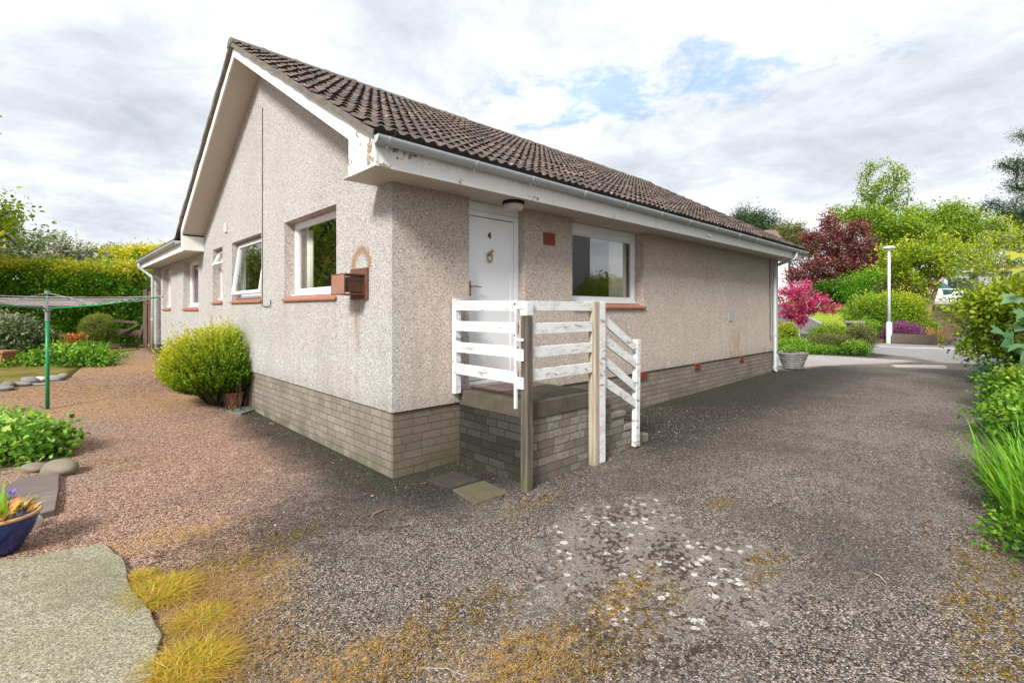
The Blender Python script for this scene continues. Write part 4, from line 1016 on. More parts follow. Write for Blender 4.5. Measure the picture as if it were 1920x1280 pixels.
def make_bush(name, label, base, lobes, leafmat, n_leaf, leaf_size, tmpl=T_DIAM, cat="bush", clump=10, shell=.55, top_tint=.35, rough=.10, group=None, core=True, blossom=None, up=-.10, kind=None, outward=.30, clump_spread=1.2, rz=0, stems=True):
    b = Vector(base); o = thing(name, label, cat, b, rz, group)
    if kind: o['kind'] = kind
    vol = np.array([max(l[3] * l[4], l[3] * l[5], l[4] * l[5]) for l in lobes]); vol = vol / vol.sum(); nc = n_leaf // clump
    li = R.choice(len(lobes), nc, p=vol); L_ = np.array(lobes)[li]; d = unit(nc); d[:, 2] = np.where(d[:, 2] < -.45, -d[:, 2], d[:, 2])
    rr = (shell + (1 - shell) * R.random((nc, 1)) ** .6) * (1 + R.normal(0, rough, (nc, 1)))
    cen = L_[:, :3] + d * rr * L_[:, 3:]; keep = cen[:, 2] > .02; cen = cen[keep]; d = d[keep]; rr = rr[keep]
    P = np.repeat(cen, clump, 0) + R.normal(0, leaf_size * clump_spread, (len(cen) * clump, 3)); P[:, 2] = np.maximum(P[:, 2], .01)
    D = np.repeat(d, clump, 0) * outward + unit(len(P)) * .8 + np.array([0, 0, up]); zn = (P[:, 2] - P[:, 2].min()) / max(.05, np.ptp(P[:, 2]))
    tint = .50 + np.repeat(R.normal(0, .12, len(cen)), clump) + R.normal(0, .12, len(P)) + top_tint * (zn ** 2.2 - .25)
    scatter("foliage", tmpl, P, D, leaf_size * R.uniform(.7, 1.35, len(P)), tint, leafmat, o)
    k = MB()
    if core and stems:
        for i in R.choice(len(cen), min(60, len(cen)), replace=False):
            c = cen[i]; k.tube([(c[0] * .15, c[1] * .15, 0), (c[0] * .6, c[1] * .6, c[2] * .45), tuple(c)], [.018, .010, .004], 5, False)
        k.build("stems", M['twig'], o, recalc=False)
    if core:
        k = MB()
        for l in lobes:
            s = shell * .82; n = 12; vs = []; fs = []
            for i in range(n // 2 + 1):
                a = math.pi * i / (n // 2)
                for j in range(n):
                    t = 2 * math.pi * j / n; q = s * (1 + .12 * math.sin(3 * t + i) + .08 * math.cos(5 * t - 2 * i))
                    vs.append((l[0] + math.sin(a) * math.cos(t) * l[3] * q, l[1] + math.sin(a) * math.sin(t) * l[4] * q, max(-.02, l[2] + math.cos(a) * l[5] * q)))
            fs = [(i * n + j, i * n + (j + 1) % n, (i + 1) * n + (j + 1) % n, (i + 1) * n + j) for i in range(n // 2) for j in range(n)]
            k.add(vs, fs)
        k.build("shade_core", M['inner'], o, smooth=True)
    if blossom:
        bmt, nb, bs = blossom; ii = R.choice(len(cen), nb); sel = cen[ii] * 1.03; Pb = np.repeat(sel, 6, 0) + R.normal(0, bs, (nb * 6, 3)); Pb[:, 2] = np.maximum(Pb[:, 2], .02)
        scatter("blossom", T_STAR, Pb, np.repeat(d[ii], 6, 0) + unit(len(Pb)) * .5, bs, R.random(len(Pb)), bmt, o)
    return o
def blades(name, parent, n, radius, height, width, mat, lean=.6, segs=5, base_spread=None, stiff=.5, dirs=None, hvar=.3, wild=.6):
    vs = []; fs = []; tint = []; base_spread = radius * .45 if base_spread is None else base_spread
    for i in range(n):
        a = rnd.uniform(0, 2 * math.pi); br = base_spread * math.sqrt(rnd.random()); bx, by = br * math.cos(a), br * math.sin(a)
        a2 = a + rnd.gauss(0, wild) if dirs is None else rnd.gauss(dirs[0], dirs[1]); h = height * (1 + rnd.uniform(-hvar, hvar)); out = radius * lean * rnd.uniform(.3, 1.3)
        sx, sy = -math.sin(a2), math.cos(a2); k = len(vs); wd = width * rnd.uniform(.7, 1.2)
        for s in range(segs + 1):
            t = s / segs; o_ = out * t ** 1.8; z = h * (t - (1 - stiff) * .55 * t ** 3 * min(1, out / radius))
            ww = wd * (1 - t ** 2.2) * .5 + .0004; tw = rnd.gauss(0, .0)
            cx, cy = bx + math.cos(a2) * o_, by + math.sin(a2) * o_
            vs += [(cx - sx * ww, cy - sy * ww, z), (cx + sx * ww, cy + sy * ww, z)]
        for s in range(segs): fs.append((k + 2 * s, k + 2 * s + 1, k + 2 * s + 3, k + 2 * s + 2))
        tt = min(1, max(0, rnd.gauss(.5, .22))); tint += [tt] * segs
    me = bpy.data.meshes.new(name); me.from_pydata(vs, [], fs); at = me.attributes.new('tint', 'FLOAT', 'FACE'); at.data.foreach_set('value', tint)
    return link(name, me, mat, parent)
def wp(px, py): return ray(px, py)
def at(px, Y, z=None):
    """world point on the terrain at photo column px and distance Y"""
    x = (px - CX) / F * Y; return Vector((x, Y, float(gz(x, Y)) if z is None else z))
def zat(py, Y): return H - (py - HY) / F * Y

G_ = {
 'inner': None,
 'hedge': [(0, (.015, .06, .006)), (.30, (.045, .16, .010)), (.60, (.13, .36, .018)), (.85, (.42, .56, .03)), (1, (.70, .58, .06))],
 'gold': [(0, (.015, .06, .006)), (.28, (.05, .18, .012)), (.52, (.16, .36, .02)), (.76, (.52, .58, .035)), (1, (.78, .66, .07))],
 'shrub': [(0, (.015, .055, .006)), (.22, (.05, .16, .012)), (.45, (.18, .34, .02)), (.68, (.52, .56, .035)), (1, (.82, .68, .07))],
 'apple': [(0, (.03, .07, .01)), (.5, (.11, .20, .025)), (1, (.30, .38, .07))],
 'white': [(0, (.55, .50, .50)), (1, (.82, .80, .80))],
 'topiary': [(0, (.04, .08, .01)), (.4, (.15, .22, .025)), (1, (.42, .42, .09))],
 'varieg': [(0, (.02, .05, .015)), (.4, (.07, .13, .04)), (.7, (.30, .33, .20)), (1, (.55, .50, .42))],
 'orange': [(0, (.42, .12, .02)), (1, (.65, .26, .06))],
 'fresh': [(0, (.015, .06, .008)), (.35, (.07, .21, .015)), (.65, (.24, .46, .03)), (1, (.56, .64, .12))],
 'ivy': [(0, (.02, .09, .012)), (.3, (.09, .27, .03)), (.6, (.32, .56, .08)), (1, (.70, .74, .28))],
 'copper': [(0, (.04, .010, .012)), (.4, (.16, .04, .042)), (.75, (.34, .11, .10)), (1, (.52, .26, .25))],
 'magenta': [(0, (.22, .01, .05)), (.5, (.50, .025, .14)), (1, (.68, .10, .26))],
 'spring': [(0, (.035, .10, .008)), (.35, (.12, .26, .015)), (.7, (.32, .46, .03)), (1, (.56, .62, .07))],
 'lime': [(0, (.06, .14, .01)), (.4, (.22, .35, .015)), (.75, (.48, .55, .03)), (1, (.68, .62, .08))],
 'pine': [(0, (.015, .045, .018)), (.5, (.045, .10, .038)), (1, (.14, .20, .075))],
 'olive': [(0, (.06, .075, .02)), (.5, (.16, .18, .05)), (1, (.32, .32, .12))],
 'purple': [(0, (.16, .03, .14)), (1, (.42, .14, .34))],
 'straw': [(0, (.28, .14, .04)), (.5, (.50, .30, .09)), (1, (.68, .50, .22))],
 'yellowgrass': [(0, (.12, .19, .015)), (.30, (.36, .36, .03)), (.55, (.66, .48, .04)), (.8, (.74, .42, .07)), (1, (.82, .68, .30))],
 'iris': [(0, (.03, .14, .008)), (.45, (.13, .36, .02)), (1, (.36, .58, .06))],
 'litter': [(0, (.05, .025, .015)), (.6, (.16, .07, .035)), (1, (.34, .20, .10))],
 'bluegreen': [(0, (.02, .08, .04)), (.6, (.07, .24, .11)), (1, (.25, .42, .25))],
 'bigleaf': [(0, (.05, .15, .06)), (.5, (.13, .27, .13)), (.9, (.26, .42, .20)), (1, (.50, .50, .06))],
 'gravelm': None,
}
for k_, st in G_.items():
    if st: M[k_] = m_leaf(k_, st, .42 if k_ not in ('white', 'magenta', 'litter') else .2)
M['inner'] = m_simple("inner_shade", (.022, .032, .010), .95, .5, 12, bump=.8, bscale=14)  # dark solid core, shade inside bushes and hedges put into its colour

# ================================================================== left garden
# golden shrub against the gable wall: sprays of fine leaves
def spray_bush():
    b = ray(376, 772); c = b + Vector((-.05, 0.50, 0)); c.z = float(gz(c.x, c.y))
    o = thing("golden_shrub", "round golden green shrub with spiky shoots against the gable wall", "shrub", c)
    Rr, Hh = .84, 1.12; n = 3300; d = unit(n); d[:, 2] = np.where(d[:, 2] < 0, d[:, 2] * .9, d[:, 2])
    d /= np.linalg.norm(d, axis=1, keepdims=True); P = []; D = []; Tn = []; k = MB()
    for i in range(n):
        zc = .44; L_ = .93 + rnd.gauss(0, .035) + (.15 * max(0, rnd.gauss(0, 1)) if d[i, 2] > .25 and rnd.random() < .5 else 0)
        tip = np.array([d[i, 0] * Rr, d[i, 1] * Rr, zc + d[i, 2] * (Hh - zc if d[i, 2] > 0 else zc * .98)]) * 1.0
        tip[:2] *= L_; tip[2] = zc + (tip[2] - zc) * L_
        tip[2] = max(tip[2], .04 + rnd.random() * .05)
        st = np.array([0, 0, zc * .7]) + (tip - np.array([0, 0, zc * .7])) * .62
        dirn = (tip - st); dirn[2] += .10; m_ = 34
        if i % 3 == 0: k.tube([tuple(st), tuple(st + dirn)], [.003, .0012], 4, False)
        t = R.random(m_)[:, None]; bend = np.array([0, 0, .06]) * t ** 2
        P.append(st + dirn * t + bend + R.normal(0, .008, (m_, 3))); D.append(dirn / np.linalg.norm(dirn) + unit(m_) * .75)
        side = .62 * d[i, 2] - .75 * (d[i, 0] * .80 + d[i, 1] * -.1)
        Tn.append(.27 + .34 * t[:, 0] + .26 * side + R.normal(0, .10, m_) + rnd.gauss(0, .07))
    P = np.concatenate(P); D = np.concatenate(D); Tn = np.concatenate(Tn)
    scatter("foliage", T_DIAM, P, D, R.uniform(.018, .034, len(P)), Tn, M['shrub'], o); k.build("twigs", M['twig'], o, recalc=False)
    k = MB()
    for i in range(26):
        a = rnd.uniform(0, 6.28); k.tube([(.1 * math.cos(a), .1 * math.sin(a), -.02), (.32 * math.cos(a), .32 * math.sin(a), .22), (.46 * math.cos(a), .46 * math.sin(a), .5)], [.014, .010, .006], 5, False)
    k.build("stems", M['twig'], o, recalc=False)
    vs = []; n = 14
    k = MB().lathe([(.02, .16), (.26, .18), (.40, .35), (.42, .55), (.28, .80), (.05, .88)], 16); k.build("shade_core", M['inner'], o, smooth=True)
spray_bush()
p = ray(430, 766)
t = thing("plant_pot", "small terracotta pot half hidden behind the golden shrub", "pot", p + Vector((.02, .10, 0)))
MB().lathe([(.09, 0), (.13, .20), (.145, .20), (.145, .24), (.12, .24), (.11, .20)], 20).build("pot_body", M['terra'], t, smooth=False)
# dry stalks of the wall plant
k = MB()
for i in range(24):
    a, b_ = rnd.uniform(-.30, .02), rnd.uniform(4.05, 4.6)
    q = W(a, b_); z = float(gz(q.x, q.y)); e = W(min(-.01, a + rnd.gauss(0, .1)), b_ + rnd.gauss(0, .15)); k.tube([(q.x, q.y, z), (e.x, e.y, z + rnd.uniform(.2, .6))], [.008, .003], 5, False)
tag(k.build("dry_stalks", M['twig'], None, recalc=False), "tangle of dead dark stalks against the base of the gable wall", "plant")

# rotary clothes dryer
def dryer():
    b = ray(89, 767); o = thing("rotary_dryer", "green rotary clothes dryer with spread arms and washing lines", "clothes dryer", b)
    Yb = b.y; zt = lambda py: zat(py, Yb) - b.z
    MB().tube([(0, 0, 0), (.0, 0, zt(600))], .024, 14).build("pole", M['green'], o, smooth=True)
    MB().tube([(0, 0, zt(602)), (0, 0, zt(580))], .029, 14).tube([(0, 0, zt(583)), (0, 0, zt(573))], .045, 14).build("collar", M['greyplastic'], o)
    MB().tube([(0, 0, zt(580)), (0, 0, zt(546))], .013, 12).build("upper_pole", M['green'], o, smooth=True)
    MB().tube([(0, 0, zt(552)), (0, 0, zt(545))], .033, 12).build("top_hub", M['greyplastic'], o)
    z0 = zt(578); Ltip = 1.62; rise = .17; tips = []
    for q in range(4):
        a = math.radians(-1 + 90 * q) + .05; r_ = Ltip
        e = Vector((math.cos(a) * r_, math.sin(a) * r_, z0 + rise)); tips.append(e)
        m_ = Vector((math.cos(a) * r_ * .45, math.sin(a) * r_ * .45, z0 + rise * .28))
        arm = MB().tube([(math.cos(a) * .04, math.sin(a) * .04, z0), tuple(m_), tuple(e)], [.012, .011, .009], 8).build("arm", M['green'], o, smooth=True)
        MB().tube([tuple(e - Vector((math.cos(a), math.sin(a), 0)) * .03), tuple(e + Vector((math.cos(a), math.sin(a), 0)) * .015)], .013, 8).build("end_cap", M['greyplastic'], arm)
        MB().tube([(math.cos(a) * .03, math.sin(a) * .03, zt(550)), tuple(m_ + Vector((0, 0, .01)))], .006, 6).build("strut", M['greyplastic'], arm)
    k = MB()
    for f in (.30, .40, .50, .60, .70, .80, .90, .98):
        for q in range(4):
            A, B = tips[q], tips[(q + 1) % 4]; A = Vector((A.x * f, A.y * f, z0 + rise * f ** 1.3 + .015)); B = Vector((B.x * f, B.y * f, z0 + rise * f ** 1.3 + .015))
            sag = .035 * f * rnd.uniform(.3, 1.6); pts = [tuple(A.lerp(B, t) - Vector((0, 0, sag * 4 * t * (1 - t)))) for t in np.linspace(0, 1, 7)]
            k.tube(pts, .0032, 5, False)
    k.build("washing_line", M['line'], o, recalc=False)
dryer()

# hedges
def hedge_thing(name, label, px0, px1, Y0, Y1, top0, top1, depth, mat, n, ls, base_py=None, rough=.05):
    A = at(px0, Y0); B = at(px1, Y1); c = (A + B) / 2; L_ = (B - A).length; ang = math.atan2(B.y - A.y, B.x - A.x)
    o = thing(name, label, "hedge", c, ang)
    hz = lambda s: (zat(top0, Y0) - A.z) * (.5 - s) + (zat(top1, Y1) - B.z) * (.5 + s)
    # points on the surface of a soft box: s along, n across, z
    m_ = n // 12; s = R.random(m_) - .5; side = R.random(m_); zz = R.random(m_); nn = np.zeros(m_)
    h = hz(s) * (1 - .10 * np.clip((np.abs(s) - .42) / .08, 0, 1) ** 2) * (1 + .03 * np.sin(s * 31) + .02 * np.sin(s * 77 + 1)); tz = np.where(side < .30, 1.0, zz)
    nn = np.where(side < .30, R.random(m_) - .5, np.where(side < .92, -.5, .5)); end = R.random(m_) < .10; s = np.where(end, np.sign(s) * .5, s); nn = np.where(end, R.random(m_) - .5, nn)
    roundf = np.clip((tz - .80) / .20, 0, 1); nn = nn * (1 - .38 * roundf ** 2 * (side >= .30)); dep = 1 + R.normal(0, rough, m_)
    P0 = np.stack([s * L_ * dep, nn * depth * (1 + R.normal(0, .08, m_)), tz * h + R.normal(0, .05, m_)], -1)
    P = np.repeat(P0, 12, 0) + R.normal(0, ls * 1.25, (m_ * 12, 3)); P[:, 2] = np.maximum(P[:, 2], .02)
    nrm = np.stack([s * .0 + end * np.sign(s), np.where(side < .30, 0, np.sign(nn)), np.where(side < .30, 1, .3)], -1)
    D = np.repeat(nrm, 12, 0) * .25 + unit(len(P)) + np.array([0, 0, -.1]); rel = np.repeat(tz, 12)
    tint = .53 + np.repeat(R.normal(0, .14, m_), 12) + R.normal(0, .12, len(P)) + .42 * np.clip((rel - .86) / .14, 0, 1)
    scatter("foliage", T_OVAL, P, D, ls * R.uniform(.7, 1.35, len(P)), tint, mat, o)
    k = MB()
    for i in range(40):
        x0 = rnd.uniform(-.5, .5) * L_; k.tube([(x0, -depth * .40, 0), (x0 + rnd.gauss(0, .25), -depth * .50, rnd.uniform(.5, 1.2)), (x0 + rnd.gauss(0, .5), -depth * .53, rnd.uniform(.9, 1.7))], [.022, .014, .006], 5, False)
    k.build("stems", M['palebark'] if False else M['bark'], o, recalc=False)
    hm = min(hz(-.5), hz(.5))
    MB().box(-L_ / 2 + .25, L_ / 2 - .25, -depth * .36, depth * .36, -.1, hm * .86).build("shade_core", M['inner'], o, bevel=.15)
    return o
hedge_thing("hedge", "long dark green clipped hedge with yellow new growth behind the clothes dryer", -330, 250, 14.6, 15.2, 484, 507, 1.5, M['hedge'], 120000, .066)
hedge_thing("hedge", "tall golden topped hedge standing behind the end of the long dark hedge", 120, 350, 21.5, 20.5, 484, 474, 2.0, M['gold'], 70000, .085)
# lawn beyond the gate
sheet("lawn", [at(-200, 16.2)[:2], at(190, 14.6)[:2], at(276, 14.3)[:2], at(330, 15)[:2], at(360, 24)[:2], at(-100, 26)[:2]], M['lawn'], .015)
sheet("garden_soil", R2((-120, 762), (0, 734), (70, 718), (124, 712), (150, 690), (200, 668), (262, 655), (250, 650), (-120, 645)), M['border'], .012)
# clipped round bush
c = at(185, 13.2)
make_bush("topiary_bush", "clipped round bush beside the wooden gate", c, [(0, 0, .52, .42, .42, .44), (0, 0, .32, .38, .38, .32)], M['topiary'], 24000, .022, clump=8, shell=.86, rough=.03, top_tint=.3)
# blossom tree over the hedge
bb = at(-20, 17.6)
lob = [(-2.2, 0, 3.6, 2.4, 1.8, 1.6), (.3, 0, 3.7, 2.2, 1.6, 1.3), (2.5, -.1, 3.0, 1.7, 1.2, .75), (-3.6, 0, 4.5, 1.6, 1.5, 1.0)]
make_tree("apple_tree", "apple tree covered in white blossom behind the long hedge", bb, lob, 1.3, .13, M['apple'], 30000, .065, n_targets=130, spread=.20, blossom=(M['white'], .95, .085), tmpl=T_OVAL)
make_tree("maple_tree", "green leaved tree leaning in at the left edge behind the blossom", at(-60, 21), [(0, 0, 5.4, 1.7, 1.4, .9), (-1.5, 0, 5.0, 1.8, 1.6, 1.4), (.9, 0, 4.6, 1.0, .8, .5)], 2.6, .12, M['fresh'], 13000, .11, tmpl=T_LOBE, n_targets=70)
make_tree("thorn_tree", "sparse twiggy thorn tree above the golden hedge", at(222, 25), [(0, 0, 4.1, 1.9, 1.2, .55)], 1.8, .08, M['olive'], 2600, .06, n_targets=90, spread=.15)
make_tree("cherry_tree", "purple leaved small tree at the dark gap beside the fence post", at(258, 18), [(0, 0, 2.0, .6, .7, .9)], .9, .06, M['copper'], 3500, .07, n_targets=30)
# trees that stand outside the frame and show in the window glass
make_tree("garden_tree", "large spring green tree left of the clothes dryer", Vector((-15.5, 11.5, .3)), [(0, 0, 4.2, 2.9, 2.9, 2.8), (-1.5, 2.2, 3.6, 2.4, 2.2, 2.2)], 1.6, .2, M['lime'], 26000, .12, n_targets=90, tmpl=T_OVAL)
# gate, posts
def gate():
    Y = 14.0; a = at(222, Y); o = thing("garden_gate", "leaning low wooden gate with a diagonal brace left of the house corner", "gate", a, math.radians(8))
    Z = lambda py: zat(py, Y) - a.z; X = lambda px: (px - 222) / F * Y
    def plank(x0, y0, x1, y1, h, n0, n1, nm):
        MB().add([(X(p[0]), n, Z(p[1]) + q) for n in (n0, n1) for p, q in (((x0, y0), -h / 2), ((x1, y1), -h / 2), ((x1, y1), h / 2), ((x0, y0), h / 2))],
                 [(0, 1, 2, 3), (7, 6, 5, 4)] + [(i, (i + 1) % 4, (i + 1) % 4 + 4, i + 4) for i in range(4)]).build(nm, M['oldwood'], o, bevel=.004)
    plank(205, 600, 255, 605, .07, -.02, .02, "rail"); plank(200, 619, 262, 626, .17, .021, .045, "board"); plank(200, 646, 252, 651, .12, .021, .045, "board"); plank(202, 640, 257, 608, .06, -.045, -.021, "brace")
    k = MB().add([(X(px) + d, n, Z(py)) for n in (-.02, .02) for px, py, d in ((250, 656, 0), (252.5, 656, .04), (264, 608, .04), (262, 608, 0))], [(0, 1, 2, 3), (7, 6, 5, 4)] + [(i, (i + 1) % 4, (i + 1) % 4 + 4, i + 4) for i in range(4)])
    k.build("end_stile", M['oldwood'], o, bevel=.003)
gate()
q = at(274.5, 13.9); o_ = MB().box(-.055, .055, -.055, .055, -.1, zat(543, 13.9) - q.z).build("gate_post", M['oldwood'], None, bevel=.006); o_.location = q; tag(o_, "tall greyish timber post nearest the garden gate", "post")
q = at(284, 13.7); o_ = MB().box(-.075, .065, -.04, .04, -.1, zat(546, 13.7) - q.z).box(-.2, .12, -.055, -.041, zat(571, 13.7) - q.z, zat(567, 13.7) - q.z).build("gate_post", M['redwood'], None, bevel=.006); o_.location = q; tag(o_, "tall reddish brown timber post touching the house corner", "post")

# border plants, stones, trough
def stone(px, py, rx, ry, rz, mat, label, dz=0, group=None, rot=0, name="border_stone", cat="stone", Yoff=0, seed=0, squash=1):
    p = ray(px, py); p.y += Yoff; p.z = float(gz(p.x, p.y)) + dz
    bm = bmesh.new(); bmesh.ops.create_icosphere(bm, subdivisions=3, radius=1); rg = np.random.default_rng(seed + int(px)); off = rg.random(6) * 6
    for v_ in bm.verts:
        c = v_.co; s = 1 + .10 * math.sin(c.x * 2.3 + off[0]) * math.cos(c.y * 2.7 + off[1]) + .07 * math.sin(c.z * 4 + off[2] + c.x * 2) + .03 * math.sin(c.x * 9 + off[3]) * math.sin(c.y * 8 + off[4])
        v_.co = Vector((c.x * rx * s, c.y * ry * s, (c.z * s + .55) * rz))
    me = bpy.data.meshes.new(name); bm.to_mesh(me); bm.free(); me.shade_smooth(); o = link(name, me, mat); o.location = p; o.rotation_euler = (0, 0, rot); return tag(o, label, cat, group)
sg = "stones edging the left flower border"
for px, py, rx, ry, rz, m_, lb in ((4, 732, .16, .10, .06, 'palestone', "flat grey edging stone cut by the left edge of the photo"), (14, 727, .10, .09, .07, 'stone', "small dark grey edging stone second from the left edge"),
        (33, 724, .17, .08, .055, 'palestone', "long pale edging stone third from the left edge"), (55, 718, .13, .09, .08, 'palestone', "tall pointed pale edging stone left of the green pole"),
        (66, 722, .20, .05, .025, 'palestone', "thin flat stone lying in front of the edging beside the pole"), (74, 715, .11, .08, .055, 'whitestone', "cream edging stone just left of the green pole"),
        (96, 713, .23, .10, .06, 'palestone', "long pale edging stone crossing behind the green pole"), (117, 708, .10, .08, .055, 'palestone', "rounded grey edging stone at the right end of the row")):
    stone(px, py, rx, ry, rz, M[m_], lb, group=sg, rot=rnd.uniform(.1, .5))
stone(112, 889, .175, .115, .085, M['stone'], "smooth brown boulder in front of the bright green ivy bush", name="boulder", rot=-.35)
stone(66, 883, .11, .08, .055, M['stone'], "flat brown stone half hidden under the ivy bush", name="boulder", rot=.1)
stone(50, 992, .085, .06, .065, M['whitestone'], "white angular stone beside the blue pot", name="boulder", rot=.5)
# ivy bush
c = ray(15, 872) + Vector((-.12, .22, 0))
make_bush("ivy_bush", "low bright green ivy leaved bush in the left foreground", c, [(0, 0, .12, .36, .38, .22), (-.5, .1, .14, .5, .42, .25), (.22, .05, .10, .20, .26, .17)], M['ivy'], 5200, .055, tmpl=T_LOBE, clump=5, shell=.80, top_tint=.25, rough=.06, up=-.15, outward=.15)
# two slabs
slab("paving_slab", R2((-30, 952), (34, 905), (111, 897), (110, 926)), m_simple("brown_slab", (.15, .115, .105), .9, .3, 8, bump=.4, bscale=40), "brown paving slab next to the brown boulder", .045)
slab("paving_slab", R2((-20, 985), (38, 941), (110, 928), (103, 968), (66, 978)), m_simple("brown_slab_2", (.17, .135, .125), .9, .3, 8, bump=.4, bscale=40), "brown paving slab nearest the blue pot", .05)
# blue pot with tulip leaves
def blue_pot():
    b = ray(0, 1052) + Vector((-.10, .10, 0)); o = thing("glazed_pot", "blue glazed pot with an ochre rim filled with fading tulip leaves", "pot", b)
    MB().lathe([(.085, 0), (.10, .02), (.155, .13), (.185, .225), (.182, .235)], 36).build("pot_body", M['blueglaze'], o, smooth=True)
    MB().lathe([(.186, .228), (.196, .234), (.196, .247), (.186, .252), (.172, .246), (.168, .21), (.02, .205)], 36).build("rim", M['rim'], o, smooth=True)
    P = []; n = 46
    fl = m_leaf("tulip_leaves", [(0, (.20, .36, .04)), (.3, (.50, .42, .06)), (.6, (.70, .33, .07)), (.85, (.74, .52, .22)), (1, (.62, .20, .10))], .3)
    blades("tulip_leaves", o, n, .17, .13, .045, fl, lean=.85, base_spread=.13, stiff=.1); l = bpy.data.objects[[x.name for x in bpy.data.objects if x.name.startswith("tulip_leaves")][-1]]; l.location = (0, 0, .20)
    k = blades("green_leaves", o, 9, .12, .20, .022, M['iris'], lean=.9, base_spread=.06, stiff=.8); k.location = (.02, -.02, .21)
    st = MB().tube([(-.02, .05, .2), (0, .05, .3), (.01, .06, .36)], .003, 5).build("flower_stem", M['iris'], o, recalc=False)
    Pb = np.array([[.01, .06, .36]] * 26) + R.normal(0, .010, (26, 3)); scatter("bluebell", T_STAR, Pb, unit(26) + np.array([0, 0, .3]), .018, R.random(26), m_leaf("bluebell_petal", [(0, (.25, .22, .62)), (1, (.50, .45, .85))], .2), o)
blue_pot()
# terracotta trough
p = at(-30, 10.0); o = thing("terracotta_trough", "terracotta trough cut off by the left edge of the photo", "planter", p, .1)
k = MB(); k.add([(x * (.42 + .06 * t), y * (.13 + .03 * t), z) for t, z in ((0, .02), (1, .26)) for x, y in ((-1, -1), (1, -1), (1, 1), (-1, 1))], [(3, 2, 1, 0), (4, 5, 6, 7), (0, 1, 5, 4), (1, 2, 6, 5), (2, 3, 7, 6), (3, 0, 4, 7)])
k.build("trough_body", M['terra'], o, bevel=.01); MB().box(-.51, .51, -.185, .185, .262, .32).build("rim", M['terra'], o, bevel=.015)
# border plants
make_bush("variegated_shrub", "low pale variegated shrub in front of the hedge at the left edge", at(22, 11.6), [(0, 0, .42, .62, .5, .48), (-.7, .1, .45, .55, .5, .5), (.45, 0, .28, .35, .4, .35)], M['varieg'], 8000, .06, tmpl=T_OVAL, clump=7, shell=.7, top_tint=.35)
make_bush("euphorbia", "small yellow and brown leaved plant behind the green pole", at(96, 12.0), [(0, 0, .25, .3, .25, .28)], M['olive'], 1800, .04, clump=8)
def flowers():
    o = thing("wallflower_clump", "clump of orange flowers on green stems in front of the hedge", "flowers", at(140, 11.8))
    k = MB(); P = []
    for i in range(34):
        x, y = rnd.uniform(-.20, .20), rnd.uniform(-.15, .15); h = rnd.uniform(.26, .50); k.tube([(x * .7, y * .7, 0), (x, y, h)], .005, 5, False)
        P += [[x + rnd.gauss(0, .035), y + rnd.gauss(0, .035), h + rnd.gauss(0, .03)] for _ in range(14)]
    k.build("stems", M['fresh'], o, recalc=False); P = np.array(P)
    scatter("flower_heads", T_STAR, P, unit(len(P)) + np.array([0, 0, .5]), .035, R.random(len(P)), M['orange'], o)
    Q = np.array([[rnd.uniform(-.3, .3), rnd.uniform(-.2, .2), rnd.uniform(.02, .34)] for _ in range(700)]); scatter("leaves", T_NARROW, Q, unit(700) + np.array([0, 0, .8]), .09, R.random(700) * .8, M['fresh'], o)
flowers()
for px, Y, w_, h, n, lb, mt in ((110, 11.9, .34, .42, 150, "clump of feathery green foliage between the pole and the orange flowers", 'fresh'), (168, 11.4, .36, .36, 260, "tuft of long green grass right of the orange flowers", 'iris')):
    o = thing("grass_clump", lb, "plant", at(px, Y)); blades("leaves", o, n, w_, h, .016, M[mt], lean=.5, stiff=.8, base_spread=w_ * .8)
c = at(124, 10.6)
make_bush("strawberry_patch", "low fresh green leafy mound at the end of the stone edging", c, [(0, 0, .08, .62, .38, .19), (.55, -.05, .04, .45, .25, .10), (-.35, .05, .08, .35, .3, .17)], M['fresh'], 3600, .07, tmpl=T_OVAL, clump=5, shell=.75, top_tint=.45, core=False)
o = make_bush("ground_cover", "low weeds and leaves filling the border behind the edging stones", at(40, 10.5), [(0, -.5, .02, 1.0, .5, .07), (0, 0, .02, 1.2, .9, .10), (-1.4, .2, .03, 1.0, .9, .11), (1.0, .5, .02, .8, .8, .10), (0, 1.0, .03, 1.6, .8, .16)], M['fresh'], 9000, .042, clump=6, shell=.3, core=False, top_tint=0); o['kind'] = 'stuff'

# ================================================================== street and gardens on the right
RD = [at(1560, 18.5), at(1700, 17.2)]
def P2(*a): return [tuple(at(px, Y)[:2]) for px, Y in a]
sheet("road", P2((1450, 21.2), (1640, 20.6), (1700, 19.6), (1850, 18.8), (2400, 18), (2600, 14.0), (1900, 13.6), (1760, 14.4), (1700, 16.2), (1630, 17.6), (1450, 19.2)), M['asphalt'], .02)
sheet("pavement", P2((1450, 22.0), (1640, 22.2), (1757, 20.9), (2400, 20.0), (2400, 18.02), (1850, 18.85), (1700, 19.65), (1640, 20.65), (1450, 21.25)), M['asphalt'], .05)
sheet("kerb", P2((1450, 21.24), (1640, 20.64), (1700, 19.64), (1850, 18.84), (2400, 18.02), (2400, 17.9), (1850, 18.70), (1700, 19.50), (1640, 20.48), (1450, 21.10)), M['kerb'], .06)
p = ray(1722, 689); o = MB().box(-.62, .62, -.07, .07, -.02, .06).build("timber_plank", m_simple("grey_plank", (.42, .39, .35), .9, .2, 8), None, bevel=.01); o.location = p; o.rotation_euler = (0, 0, -.10); tag(o, "loose pale plank lying across the drive end", "plank")
